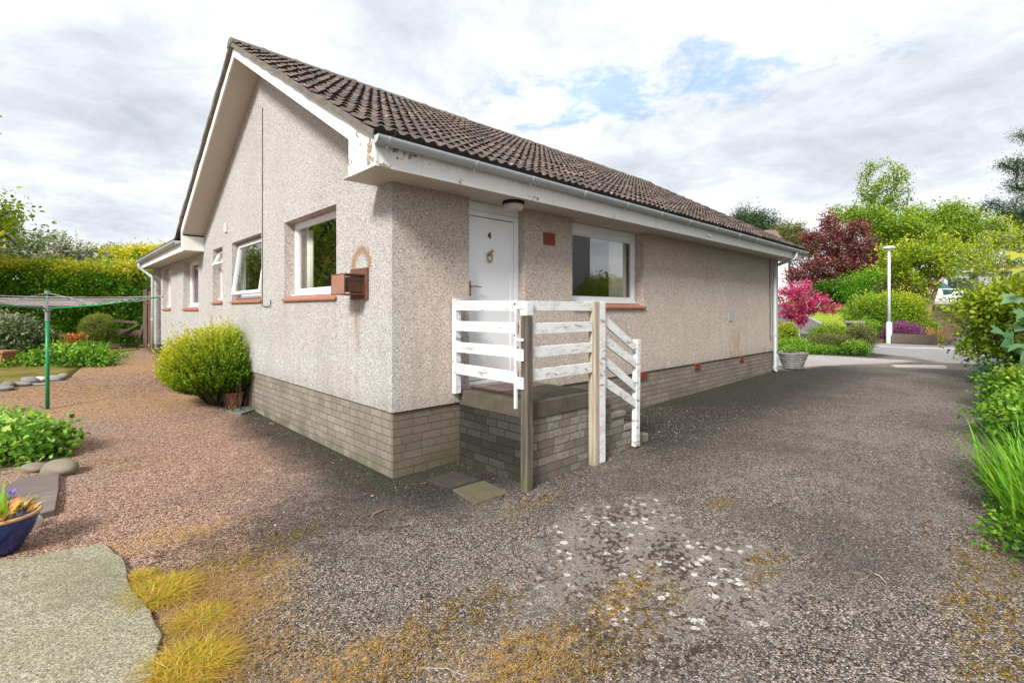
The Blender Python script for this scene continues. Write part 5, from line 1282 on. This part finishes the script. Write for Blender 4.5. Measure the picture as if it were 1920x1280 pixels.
# neighbour drive, lawn, path
sheet("driveway", P2((1571, 26.0), (1478, 44), (1450, 60), (1420, 60), (1440, 40), (1470, 27)), M['asphalt2'], .03)
sheet("driveway_edging", P2((1572, 25.9), (1479, 44), (1483, 44), (1580, 25.9)), M['kerb'], .07)
sheet("lawn", P2((1580, 25.8), (1483, 44), (1452, 60), (1640, 60), (1700, 46), (1690, 34), (1640, 25.4)), M['lawn'], .035)
sheet("path", P2((1758, 21.1), (1792, 20.9), (1812, 24), (1826, 28), (1812, 28), (1796, 24)), M['asphalt2'], .08)
sheet("forecourt", P2((1690, 34.5), (1900, 34.5), (1900, 42), (1690, 42)), m_simple("forecourt_concrete", (.34, .33, .33), .9, .15, 1), .05)
sheet("bank_soil", P2((1668, 22.3), (1757, 21.2), (1795, 24), (1812, 28), (1830, 34), (1700, 34), (1650, 27)), M['soil'], .10)
# retaining walls
def lowwall(name, label, px0, Y0, px1, Y1, ht, mat, th=.22, cat="wall"):
    A, B = at(px0, Y0), at(px1, Y1); L_ = (B - A).length; o = MB().box(0, L_, -th / 2, th / 2, -.2, ht).build(name, mat, None, bevel=.01); o.location = A; o.rotation_euler = (0, 0, math.atan2(B.y - A.y, B.x - A.x)); tag(o, label, cat); return o
M['walld'] = m_brick("garden_wall_brick", (.13, .105, .08), (.28, .24, .19), (.16, .14, .12)); M['wallr'] = m_brick("red_wall_brick", (.34, .09, .045), (.48, .17, .09), (.30, .24, .2))
lowwall("retaining_wall", "low grey brown brick wall right of the lamp post", 1673, 22.0, 1757, 20.8, .48, M['walld'])
lowwall("retaining_wall", "very low red brick wall left of the lamp post", 1628, 23.2, 1664, 22.5, .16, M['wallr'])
# lamp post
p = ray(1667, 645); o = thing("street_lamp", "white street lamp post with a small lantern at the road edge", "street lamp", p); YL = p.y
zl = lambda py: zat(py, YL) - p.z
MB().tube([(0, 0, -.1), (0, 0, zl(606)), (0, 0, zl(603))], [.115, .115, .075], 14).build("base_column", M['lampmetal'], o, smooth=False)
MB().tube([(0, 0, zl(603)), (0, 0, zl(468))], [.062, .05], 12).build("pole", M['lampmetal'], o, smooth=True)
MB().tube([(0, 0, zl(470)), (0, 0, zl(465.5))], [.06, .10], 12).tube([(0, 0, zl(465.4)), (0, 0, zl(462.5)), (0, 0, zl(461))], [.24, .20, .06], 16).build("lantern_hood", M['lampmetal'], o)
MB().tube([(0, 0, zl(467.2)), (0, 0, zl(465.5))], [.11, .19], 14).build("lantern_glass", M['upvc'], o)
# planter at the house corner
p = W(10.62, -.18); p.z = float(gz(p.x, p.y))
o = thing("stone_planter", "round weathered stone effect planter at the far corner of the bungalow", "planter", p)
prof = [(.17, 0), (.185, .02)]
for i in range(6): z = .03 + i * .055; r = .19 + .02 * i; prof += [(r + .018, z), (r + .022, z + .035), (r + .004, z + .048)]
prof += [(.33, .36), (.33, .40), (.28, .40), (.27, .34), (.01, .34)]
MB().lathe(prof, 22).build("planter_body", M['palestone'], o, jit=.004)
Q = np.array([[rnd.gauss(-.05, .08), rnd.gauss(0, .08), .36 + rnd.random() * .08] for _ in range(120)]); scatter("moss", T_OVAL, Q, unit(120) + np.array([0, 0, .6]), .05, R.random(120) * .5, M['topiary'], o)
# island bed beyond the corner
bc = at(1545, 18.2)
bx = lambda px, Y: (px - CX) / F * Y
def bush_at(name, label, px, Y, w_, h, mat, n, ls, d=None, **kw):
    p = at(px, Y); d = d or w_; return make_bush(name, label, p, [(0, 0, h * .45, w_, d, h * .58)], M[mat], n, ls, **kw)
for a in (("low_hedge", "bright green low ground hedge at the front left of the island bed", 1490, 17.9, .75, .42, 'fresh', 7000, .045, .45),
          ("low_hedge", "russet tipped low shrub in the middle of the island bed front", 1560, 17.6, .80, .62, 'olive', 8000, .045, .5),
          ("low_hedge", "dark green low shrub at the right front of the island bed", 1603, 16.9, .42, .42, 'fresh', 4000, .045, .4),
          ("bed_shrub", "brown and green twiggy shrub at the right end of the island bed", 1612, 17.6, .42, .98, 'olive', 5000, .045, .5),
          ("bed_shrub", "yellow leaved small shrub by the brown bin", 1608, 18.9, .30, .98, 'lime', 2200, .05, .3),
          ("bed_shrub", "pale flowered shrub in the island bed against the house corner", 1474, 18.9, .42, 1.0, 'lime', 4200, .05, .4),
          ("bed_shrub", "rounded green shrub behind the middle of the island bed", 1556, 19.4, .85, .92, 'spring', 8000, .05, .5)):
    bush_at(a[0], a[1], a[2], a[3], a[4], a[5], a[6], a[7], a[8], d=a[9], clump=7, shell=.7, top_tint=.3)
bush_at("low_hedge", "green trailing edge of the island bed beside the pale chippings", 1525, 17.2, 1.3, .26, 'fresh', 7000, .045, d=.35, clump=7, shell=.6)
o = thing("daffodil_leaves", "clump of blue green daffodil leaves in the island bed", "plant", at(1502, 18.3)); blades("leaves", o, 220, .42, .52, .03, M['bluegreen'], lean=.6, stiff=.7, base_spread=.35)
# brown bin
p = at(1603, 20.2); hgt = zat(602, 20.2) - p.z
o = thing("brown_bin", "brown box shaped bin with a grey lid behind the island bed", "bin", p, .1)
MB().add([(x * (.18 + .03 * t), y * (.18 + .03 * t), z) for t, z in ((0, 0), (1, hgt - .09)) for x, y in ((-1, -1), (1, -1), (1, 1), (-1, 1))], [(3, 2, 1, 0), (4, 5, 6, 7), (0, 1, 5, 4), (1, 2, 6, 5), (2, 3, 7, 6), (3, 0, 4, 7)]).build("bin_body", m_simple("brown_plastic", (.075, .022, .018), .5, .1), o, bevel=.02)
MB().box(-.26, .26, -.24, .24, hgt - .088, hgt).build("lid", m_simple("grey_lid", (.30, .27, .28), .6, .1), o, bevel=.02)

# magenta cherry
make_tree("magenta_tree", "small tree covered in magenta blossom over the island bed", at(1500, 19.0), [(-.15, 0, 2.0, .95, .8, .75), (.7, 0, 1.75, .85, .6, .35), (-.2, 0, 1.45, .7, .6, .3)], .95, .05, M['magenta'], 4200, .06, bark='palebark', n_targets=90, spread=.08, tmpl=T_STAR, clump=16, rmin=.008)
# copper tree and companions
make_tree("copper_tree", "broad purple leaved tree on the lawn behind the magenta blossom", at(1606, 42), [(-1.1, 0, 4.9, 2.9, 2.6, 1.2), (-2.9, 0, 3.4, 2.6, 2.5, .9), (1.2, 0, 3.2, 2.4, 2.4, 1.0), (-.9, 0, 6.7, 2.2, 1.6, .9), (-3.4, 0, 6.1, 1.5, 1.5, .5), (-5.0, 0, 2.6, 1.7, 1.5, .6), (-2.2, 0, 7.6, 1.0, 1.0, .5)], 1.3, .34, M['copper'], 20000, .18, n_targets=230, spread=.15, clump=12)
make_tree("silver_birch", "tall airy birch rising above the other trees", at(1652, 50), [(0, 0, 11.2, 3.0, 2.2, 2.9), (1.2, 0, 9.8, 2.6, 2, 2.0), (-.8, 0, 9.0, 2.4, 1.8, 1.6)], 3.5, .18, M['spring'], 6500, .19, bark='twig', n_targets=170, spread=.14, clump=9, rmin=.03)
make_tree("ash_tree", "bright green round tree between the copper tree and the lamp post", at(1655, 44), [(0, 0, 6.4, 3.0, 2.6, 1.6), (-1.8, 0, 7.4, 2.2, 2.0, 1.4), (2.4, 0, 6.0, 2.6, 2.2, 1.3), (0, 0, 4.0, 3.0, 2.5, 1.3), (-3.2, 0, 7.9, 1.5, 1.5, 1.0)], 2, .26, M['spring'], 22000, .18, n_targets=170, spread=.25)
make_tree("ash_tree", "bright green tree rising behind the multi stemmed tree", at(1745, 46), [(0, 0, 6.8, 3.2, 2.6, 2.0), (2.2, 0, 7.4, 2.4, 2.2, 1.6), (-2.0, 0, 6.0, 2.4, 2.2, 1.6), (3.5, 0, 6.0, 2.0, 2.0, 1.6)], 2, .26, M['spring'], 22000, .19, n_targets=160, spread=.25)
make_tree("maple_tree", "yellow green maple with splayed stems on the bank right of the lamp post", at(1735, 28), [(-1.4, 0, 3.7, 1.5, 1.4, .9), (.4, 0, 4.0, 1.7, 1.5, .9), (2.2, 0, 3.6, 1.5, 1.4, .8), (-1.7, 0, 2.7, .9, .9, .6), (.5, 0, 2.7, .7, .8, .35)], 1.3, .15, M['lime'], 11000, .115, bark='redbark', n_targets=110, spread=.22, tmpl=T_LOBE)
k = MB(); b = at(1735, 28)
for dx, top, r in ((.75, 2.0, .15), (-.55, 1.9, .09), (.1, 2.1, .07)): k.tube([(b.x, b.y, b.z - .1), (b.x + dx * .35, b.y, b.z + top * .4), (b.x + dx, b.y + .05, b.z + top)], [r * 1.3, r, r * .6], 9)
tag(k.build("tree_stems", M['redbark'], None, smooth=True, recalc=False), "splayed reddish stems rising from the bank under the yellow green maple", "tree stems")
make_tree("rowan_tree", "pale stemmed sparse tree with yellow green leaves above the right shrubs", at(1868, 17.5), [(-.5, 0, 3.3, .9, .8, 1.3), (.5, 0, 3.6, .8, .8, 1.4), (-1.2, 0, 3.2, .7, .7, 1.0), (.1, 0, 4.2, .7, .7, .9), (1.2, 0, 3.5, .7, .7, 1.2)], 1.0, .07, M['lime'], 7000, .075, bark='palebark', n_targets=170, spread=.14, clump=8, rmin=.007)
make_tree("pine_tree", "dark pine with layered branches at the right edge", at(1935, 33), [(0, 0, 11.6, 1.3, 1.2, .8), (-.6, 0, 9.8, 1.9, 1.6, .7), (.3, 0, 8.2, 2.6, 2, .8), (-1.6, 0, 7.0, 1.8, 1.6, .7), (-.2, 0, 5.8, 2.6, 2, .9), (-1.8, 0, 4.4, 2.0, 1.8, .8)], 4.5, .24, M['pine'], 26000, .16, n_targets=90, spread=.18, tmpl=T_NARROW, clump=22)
make_tree("pine_tree", "rounded dark pine far behind the roof end", at(1418, 75), [(0, 0, 11.0, 3.6, 3, 3.2), (-1.5, 0, 9.6, 3.4, 3, 2.4), (2.0, 0, 9.4, 2.6, 3, 2.2)], 4, .4, M['pine'], 30000, .42, n_targets=80, spread=.5, tmpl=T_NARROW, clump=20)
make_tree("birch_tree", "hazy yellow green tree behind the far roof", at(1484, 62), [(0, 0, 7.6, 2.4, 2, 2.2), (1.8, 0, 6.6, 2.0, 2, 2.0), (-1.4, 0, 6.4, 2.0, 2, 1.8)], 3, .22, M['olive'], 14000, .22, n_targets=110, spread=.3)
make_tree("birch_tree", "low yellow green tree just left of the dark far pine", at(1352, 70), [(0, 0, 8.6, 1.5, 1.5, 1.4), (-.5, 0, 7, 1.5, 1.5, 1.8)], 3, .22, M['lime'], 6000, .25, n_targets=70, spread=.3)
# middle distance bushes
for nm, lb, px, Y, w_, h, mt, n, ls in (("garden_bush", "large yellow green bush left of the lamp post", 1640, 26.0, 1.25, 1.75, 'spring', 15000, .085), ("garden_bush", "yellow green bush directly behind the lamp post", 1686, 25.6, 1.15, 1.75, 'lime', 13000, .085),
        ("garden_bush", "orange tipped bush right of the lamp post", 1682, 28.5, 1.0, 2.3, 'olive', 8000, .085), ("garden_bush", "small round dark green bush behind the brown bin", 1622, 23.4, .6, .95, 'fresh', 5000, .06),
        ("garden_bush", "dark green bush under the copper tree", 1660, 36, 2.6, 2.6, 'hedge', 16000, .12), ("garden_bush", "green bush at the back of the lawn left of the copper trunk", 1567, 50, 3.0, 2.2, 'hedge', 12000, .16),
        ("garden_bush", "dark shrub beside the magenta tree against the house", 1466, 24, .55, .75, 'copper', 2500, .07), ("garden_bush", "small green tuft at the foot of the splayed tree", 1745, 24.6, .35, .55, 'fresh', 2000, .06)):
    bush_at(nm, lb, px, Y, w_, h, mt, n, ls, clump=9, shell=.60, top_tint=.4, rough=.17, clump_spread=1.6)
bush_at("heather", "mound of purple heather spilling over the wall beside the lamp post", 1693, 22.9, .95, .92, 'purple', 9000, .045, d=.5, clump=8, shell=.7)
bush_at("heather", "small purple heather left of the lamp post foot", 1656, 22.9, .30, .42, 'purple', 2000, .045, d=.3, clump=8, shell=.7)
o = thing("dry_grass_clump", "clump of straw coloured grass on the bank above the low wall", "plant", at(1738, 23.2)); blades("leaves", o, 260, .8, .75, .03, M['straw'], lean=.8, stiff=.3, base_spread=.6)
# houses beyond
def far_house(name, label, base, w_, d, h, rz, roof_h, wallm='whitewall', ov=.35):
    o = thing(name, label, "house", base, rz)
    MB().box(0, w_, 0, d, -1.0, h).prism([(0, h + .001), (d, h + .001), (d / 2, h + roof_h)], .001, w_ - .001, 0).build("wall", M[wallm], o)
    k = MB()
    for s in (0, 1):
        f = (lambda y: y) if s == 0 else (lambda y: d - y)
        k.prism([(f(-ov), h - ov * roof_h / (d / 2) + .06), (f(d / 2), h + roof_h + .06), (f(d / 2), h + roof_h + .20), (f(-ov), h - ov * roof_h / (d / 2) + .20)], -ov, w_ + ov, 0)
    r_ = k.build("roof", M['slate'], o)
    for y, s in ((-ov, -1), (d + ov, 1)): MB().box(-ov, w_ + ov, y - .06, y + .06, h - ov * roof_h / (d / 2) - .12, h - ov * roof_h / (d / 2) + .055).build("fascia", M['whitewall'], o)
    return o
p = at(1425, 48); far_house("neighbour_house", "white house with a brown tiled roof seen past the bungalow's far eave", Vector((p.x - 6.5, p.y + 1, p.z)), 9.2, 8.0, 5.0, math.radians(-8), 2.7)
def garage_house():
    b = at(1690, 43); o = thing("neighbour_house", "modern white house with a low roof, dark window and grey pillar behind the right trees", "house", b, math.radians(-4)); S = F / 43.0
    Z = lambda py: zat(py, 43) - b.z; X = lambda px: (px - 1690) / S
    MB().box(X(1690), X(1990), 0, 8, -1, Z(512)).build("wall", M['whitewall'], o)
    MB().box(X(1660), X(1812), -.5, 8.3, Z(512) + .01, Z(495)).build("canopy", M['whitewall'], o, bevel=.03)
    MB().prism([(-.6, Z(498)), (9, Z(498)), (6, Z(462)), (2, Z(462))], X(1814), X(1995), 0).build("roof", M['greywall'], o)
    MB().box(X(1813), X(1990), -.75, -.5, Z(512), Z(497)).build("fascia", M['slate'], o)
    wn = MB().box(X(1772), X(1818), -.05, -.001, Z(541), Z(512)).build("window", M['darkglass'], o); MB().box(X(1780), X(1808), -.09, -.051, Z(522), Z(513)).build("blind", M['whitewall'], wn)
    MB().box(X(1820), X(1843), -.35, -.002, -.5, Z(510)).build("pillar", M['greywall'], o); MB().box(X(1846), X(1905), -.05, -.002, Z(562), Z(512)).build("garage_door", M['darkglass'], o)
    MB().box(X(1700), X(1732), -.08, -.002, Z(546), Z(537)).build("orange_board", m_simple("orange_paint", (.62, .20, .03), .6, .1), o)
    q = at(1765, 37.5); w2 = MB().box(-1.6, 2.4, 0, .2, -.3, zat(541, 37.5) - q.z).build("garden_wall", M['whitewall'], None, bevel=.02); w2.location = q; tag(w2, "white garden wall in front of the modern house", "wall")
garage_house()
def car():
    b = at(1738, 39.5); o = thing("parked_car", "dark green car parked behind the splayed tree stems", "car", b, math.radians(100))
    m_ = m_simple("car_paint", (.02, .09, .08), .25, .1, spec=.6)
    P = [(-2.0, .35), (-2.05, .75), (-1.3, .88), (-.7, 1.38), (.7, 1.42), (1.4, .95), (2.05, .85), (2.05, .35)]
    MB().prism(P, -.82, .82, 1).build("body", m_, o, bevel=.08)
    MB().prism([(-1.15, .92), (-.66, 1.32), (.62, 1.36), (1.2, .97)], -.826, .826, 1).build("window", M['darkglass'], o)
    for x in (-1.3, 1.3):
        for y in (-.78, .78):
            wh = MB().tube([(x, y - .1, .32), (x, y + .1, .32)], .32, 18).build("wheel", M['black'], o)
car()
# house across the drive, behind and right of the camera: what the wide window mirrors
p = W(4.6, -12.2); far_house("neighbour_house", "pale rendered house standing across the drive from the door", Vector((p.x, p.y, 0)), 7.0, 6.0, 6.2, TH, 2.2, 'greywall')
make_tree("garden_tree", "green tree beyond the end of the house across the drive", W(21, -11, 0), [(0, 0, 2.2, 2.4, 2.4, 1.5), (2, -2, 2, 2.4, 2.4, 1.4)], .8, .2, M['spring'], 15000, .14, n_targets=70)

# ================================================================== right foreground planting
def iris():
    p = W(2.75, -4.22); o = thing("crocosmia_clump", "clump of tall bright green strap leaves at the right edge of the drive", "plant", p)
    blades("leaves", o, 300, .36, .50, .020, M['iris'], lean=.75, stiff=.75, base_spread=.36, segs=6); return o
iris()
p = W(2.0, -4.45); o = thing("crocosmia_clump", "strap leaved plant partly cut by the right edge of the photo", "plant", p); blades("leaves", o, 240, .45, .55, .020, M['iris'], lean=.7, stiff=.75, base_spread=.4, segs=6)
p = W(3.6, -4.12); o = thing("crocosmia_clump", "strap leaved plant furthest along the drive edge", "plant", p); blades("leaves", o, 260, .45, .50, .020, M['iris'], lean=.7, stiff=.75, base_spread=.4, segs=6)
def bush_px(name, label, px, py, lobes, mat, n, ls, **kw):
    return make_bush(name, label, ray(px, py), lobes, M[mat], n, ls, **kw)
make_bush("border_weeds", "fresh green low leaves edging the drive in front of the strap leaves", W(3.0, -3.92), [(0, 0, .02, .7, .16, .09), (-.7, .02, .02, .35, .14, .07), (.7, .05, .02, .35, .16, .10)], M['fresh'], 2400, .032, rz=TH, tmpl=T_OVAL, clump=5, shell=.5, core=False)
make_bush("azalea_bush", "leafy light green bush overhanging the drive behind the strap leaves", W(5.6, -4.22), [(0, 0, .28, .62, .60, .36), (-.6, -.1, .22, .5, .5, .28), (.7, -.1, .3, .6, .6, .38)], M['fresh'], 9000, .052, rz=TH, tmpl=T_OVAL, clump=6, shell=.62, top_tint=.5, rough=.12)
make_bush("azalea_bush", "leafy light green bush further along the drive edge", W(7.7, -4.15), [(0, 0, .30, .7, .6, .40), (.8, .0, .3, .6, .6, .38)], M['fresh'], 7000, .052, rz=TH, tmpl=T_OVAL, clump=6, shell=.62, top_tint=.5, rough=.12)
def big_shrub():
    c = W(11.5, -4.7); c.z = float(gz(c.x, c.y))
    return make_bush("cotoneaster", "large shrub with small yellow green leaves leaning over the right side of the drive", c,
        [(0, 0, 1.35, 1.25, 1.2, .85), (-.3, .6, .75, 1.1, .9, .65), (1.3, .3, 1.6, 1.2, 1.1, .9), (-.9, .7, 1.35, .75, .6, .45), (-.5, -.8, 1.2, 1.2, .9, 1.0), (.9, -.7, 1.7, 1.0, .9, .8)], M['lime'], 42000, .078, tmpl=T_OVAL, clump=9, shell=.60, top_tint=.55, rough=.13)
big_shrub()
make_bush("cotoneaster", "green shrub filling the right edge below the big maple leaves", W(9.2, -5.2), [(0, 0, .7, .9, .9, .75), (.6, .5, .5, .8, .8, .55), (-.6, -.3, .55, .9, .8, .6)], M['fresh'], 14000, .055, tmpl=T_OVAL, clump=8, shell=.6, top_tint=.45, rough=.12)
make_bush("fern", "spreading ferny plant with long leaflets at the foot of the large shrub", W(11.0, -3.9), [(0, 0, .22, .75, .5, .32)], M['bluegreen'], 2600, .10, tmpl=T_NARROW, clump=8, shell=.5, core=False)
make_bush("ground_cover", "low weeds at the edge of the drive under the large shrub", W(9.2, -3.95), [(0, 0, .03, 1.6, .35, .14), (-1.8, -.2, .03, 1.6, .35, .12), (-4.2, -.15, .03, 1.4, .3, .10)], M['lime'], 4200, .045, rz=TH, clump=6, shell=.3, core=False, kind='stuff')
def big_leaves():
    c = W(6.3, -5.0); o = thing("sycamore_sapling", "young sycamore with large lobed leaves at the right edge", "tree", c)
    Yc = c.y; k = MB(); P = []; D = []
    lx = lambda px, py, Y: np.array([(px - CX) / F * Y - c.x, Y - c.y, zat(py, Y)])
    spec = [(1878, 628, 6.6, .28), (1896, 640, 6.5, .30), (1912, 650, 6.4, .26), (1915, 618, 6.6, .26), (1905, 560, 6.7, .27), (1918, 590, 6.5, .24), (1905, 478, 6.6, .22), (1916, 505, 6.6, .24), (1920, 678, 6.3, .24), (1930, 530, 6.5, .3), (1940, 600, 6.4, .3), (1932, 660, 6.4, .28), (1950, 480, 6.6, .3)]
    for px, py, Y, s in spec:
        q = lx(px, py, Y); P.append(q + np.array([.06, .03, .03])); D.append(np.array([-.85, -.30, -.30]) + R.normal(0, .15, 3)); k.tube([(.25, .1, q[2] - .25), tuple(q + np.array([.15, .05, .05])), tuple(P[-1])], [.006, .004, .003], 5, False)
    k.tube([(.3, .1, -.1), (.28, .1, 1.2), (.35, .12, 2.4)], [.03, .022, .010], 7)
    k.build("stem", M['bark'], o, recalc=False)
    pts = [(0, 0), (.18, -.08), (.45, -.02), (.30, .12), (.62, .30), (.42, .34), (.50, .52), (.20, .52), (.14, .70), (0, 1.0)]
    tv = np.array([(x, y, .10 * abs(x) - .12 * y * y) for x, y in pts] + [(-x, y, .10 * abs(x) - .12 * y * y) for x, y in pts[-2:0:-1]])
    nn = len(tv); scatter("leaves", (tv, [tuple(range(10)), (0,) + tuple(range(9, nn))]), np.array(P), np.array(D), np.array([s[3] for s in spec]), np.array([.55, .5, .7, .6, .75, .6, 1, 1, .85, .9, .5, .6, .95]), M['bigleaf'], o)
big_leaves()

# ================================================================== loose stuff on the ground
def tuft(px, py, r, h, n, label, mat='yellowgrass', dirs=None):
    p = ray(px, py); o = thing("grass_tuft", label, "grass tuft", p, 0, "grass tufts at the edge of the concrete path")
    blades("blades", o, n * 2, r * .75, h * .42, .0024, M[mat], lean=1.0, stiff=.15, base_spread=r * .72, dirs=dirs, hvar=.7, wild=1.5)
    l_ = blades("dead_blades", o, n, r * .8, h * .35, .0026, M['straw'], lean=1.0, stiff=.0, base_spread=r * 1.05, hvar=.6, wild=1.6); return o
tuft(300, 1118, .17, .085, 900, "yellow green grass tuft at the corner of the concrete path")
tuft(352, 1258, .17, .10, 1000, "largest golden grass tuft at the bottom edge beside the path")
tuft(375, 1165, .13, .06, 420, "small straw tuft between the two larger ones")
tuft(262, 1090, .09, .07, 330, "small orange yellow tuft touching the broken path edge")
def straw():
    vs = []; fs = []; ti = []
    for px, py, sx, sy, n in ((370, 1190, 60, 60, 5200), (430, 1110, 60, 40, 3200), (330, 1010, 110, 18, 900), (640, 1235, 200, 35, 2200), (980, 1245, 100, 28, 1300), (480, 1210, 70, 60, 1200), (1150, 1120, 160, 60, 350), (1860, 1120, 60, 110, 500), (600, 1150, 120, 60, 400)):
        for _ in range(n):
            x_, y_ = rnd.gauss(px, sx), rnd.gauss(py, sy)
            if y_ < 950 or y_ > 1330: continue
            Y = H * F / (y_ - HY); X = (x_ - CX) / F * Y
            if x_ < 300 and y_ > 1045: continue
            a = rnd.gauss(.5, .9); l = rnd.uniform(.012, .045); dx, dy = math.cos(a) * l, math.sin(a) * l; w_ = .0012; z = .004 + rnd.random() * .012; k = len(vs); zt = z + rnd.uniform(-.004, .014)
            z0 = float(gz(X, Y)); vs += [(X - dy / l * w_, Y + dx / l * w_, z0 + z), (X + dy / l * w_, Y - dx / l * w_, z0 + z), (X + dx, Y + dy, z0 + zt)]; fs.append((k, k + 1, k + 2)); ti.append(rnd.random())
    me = bpy.data.meshes.new("dry_grass"); me.from_pydata(vs, [], fs); a_ = me.attributes.new('tint', 'FLOAT', 'FACE'); a_.data.foreach_set('value', ti)
    tag(link("dry_grass", me, M['straw']), None, None, None, 'stuff')
straw()
def chips():
    """loose angular chippings on the near ground"""
    m, g = mat_new("stone_chips"); at_ = g.n('ShaderNodeAttribute', attribute_name='tint').outputs['Fac']
    col = g.ramp(at_, [(0, (.035, .032, .032)), (.25, (.11, .098, .09)), (.45, (.20, .16, .14)), (.62, (.34, .24, .20)), (.80, (.42, .33, .28)), (.93, (.52, .45, .40)), (1, (.66, .62, .58))])
    finish(g, col, .85, spec=.3)
    oct_ = np.array([(1, 0, 0), (-.9, .1, 0), (.1, 1, 0), (-.1, -1, .1), (0, .1, .8), (.1, 0, -.6)]); tf = [(0, 2, 4), (2, 1, 4), (1, 3, 4), (3, 0, 4), (2, 0, 5), (1, 2, 5), (3, 1, 5), (0, 3, 5)]
    n = 46000; py = HY + H * F / (R.random(n) ** .75 * 5.6 + 1.9); px = R.uniform(-60, 1980, n); Y = H * F / (py - HY); X = (px - CX) / F * Y; U, V = UV(X, Y)
    ok = ~((U > -.02) & (V > -.03)) & ~((U > .72) & (U < 2.85) & (V > -1.05)) & (V > -3.9 + R.normal(0, .08, n)) & ~((px < 300) & (py > 1035)) & ~((px > 780) & (px < 960) & (py < 952) & (py > 880)) & ~((px < 130) & (py > 870) & (py < 1040))
    dens = R.random(n) < (.55 + .45 * (np.sin(U * 2.1) * np.cos(V * 1.7 + 1) > -.2)); ok &= dens
    ok &= ~((((U - .9) / .9) ** 2 + ((V + 2.2) / .6) ** 2 < 1) & (R.random(n) < .75))
    X, Y, U, V = X[ok], Y[ok], U[ok], V[ok]; n = len(X); side = np.clip((V * .75 - U * .95 - .1) / 1.6, 0, 1)
    P = np.stack([X, Y, gz(X, Y) + .002], -1); size = R.uniform(.0026, .0065, n) * (1 + .9 * (R.random(n) < .05)); tint = R.beta(1.5, 1.6, n) * .85 + .15 * side + R.normal(0, .05, n)
    near = (U > -.6) & (V > -.9) & (V < 3) & (U < 3); tint = np.where(near, tint * .55 + .02 + .35 * (R.random(n) < .1), tint)
    D = unit(n); D[:, 2] *= .3
    o = scatter("loose_chippings", (oct_, tf), P, D, size, tint, m); tag(o, None, None, None, 'stuff')
chips()
def litter():
    spots = [(1010, 900, 60, 14, 60), (1210, 830, 30, 12, 50), (1130, 868, 20, 8, 30), (740, 905, 60, 16, 50), (900, 890, 50, 14, 40), (600, 830, 60, 30, 90), (520, 790, 30, 15, 60), (1840, 880, 30, 60, 120), (1800, 760, 40, 30, 60), (1250, 960, 300, 80, 90), (700, 1050, 300, 100, 80), (230, 700, 60, 30, 260), (1850, 1000, 60, 100, 80)]
    P = []
    for px, py, sx, sy, n in spots:
        for _ in range(n):
            x_, y_ = rnd.gauss(px, sx), rnd.gauss(py, sy); Y = H * F / max(60, y_ - HY); X = (x_ - CX) / F * Y; u, v = UV(X, Y)
            if (u > -.03 and v > -.03) or (.7 < u < 2.8 and v > -1.03): continue
            P.append((X, Y, float(gz(X, Y)) + .012))
    P = np.array(P); o = scatter("leaf_litter", T_OVAL, P, unit(len(P)) * np.array([1, 1, .15]), R.uniform(.012, .035, len(P)), R.random(len(P)), M['litter']); tag(o, None, None, None, 'stuff')
litter()
k = MB()
for (x0, y0, x1, y1, r) in ((700, 968, 727, 957, .008), (788, 1262, 880, 1278, .0016), (1640, 1080, 1662, 1098, .004)):
    a, b_ = ray(x0, y0), ray(x1, y1); a.z += .012; b_.z += .014; m_ = (a + b_) / 2 + Vector((.01, .02, .004)); o = MB().tube([tuple(a), tuple(m_), tuple(b_)], [r, r * .9, r * .5], 6).build("twig", M['redbark'] if r > .005 else M['palebark'], None, recalc=False)
    tag(o, {700: "short reddish brown stick on the drive below the house corner", 788: "long pale curved twig at the bottom edge of the photo", 1640: "thin pale twig lying on the right part of the drive"}[x0], "twig")
# soft far woodland behind everything
for i, (px, Y, w_, h, mt, lb) in enumerate(((-250, 60, 16, 7, 'spring', "distant tree belt left of the long hedge"), (1330, 120, 14, 9, 'olive', "distant tree belt behind the roof end"), (1760, 75, 14, 7.5, 'hedge', "distant dark tree belt behind the modern house"), (1960, 60, 12, 9, 'spring', "distant tree belt at the right edge"))):
    p = at(px, Y); make_bush("woodland", lb, p, [(0, 0, h * .5, w_, 4, h * .5), (-w_ * .6, 1, h * .42, w_ * .5, 4, h * .42), (w_ * .5, 0, h * .45, w_ * .5, 4, h * .5)], M[mt], 24000, .38, clump=10, shell=.8, cat="trees", kind='stuff')
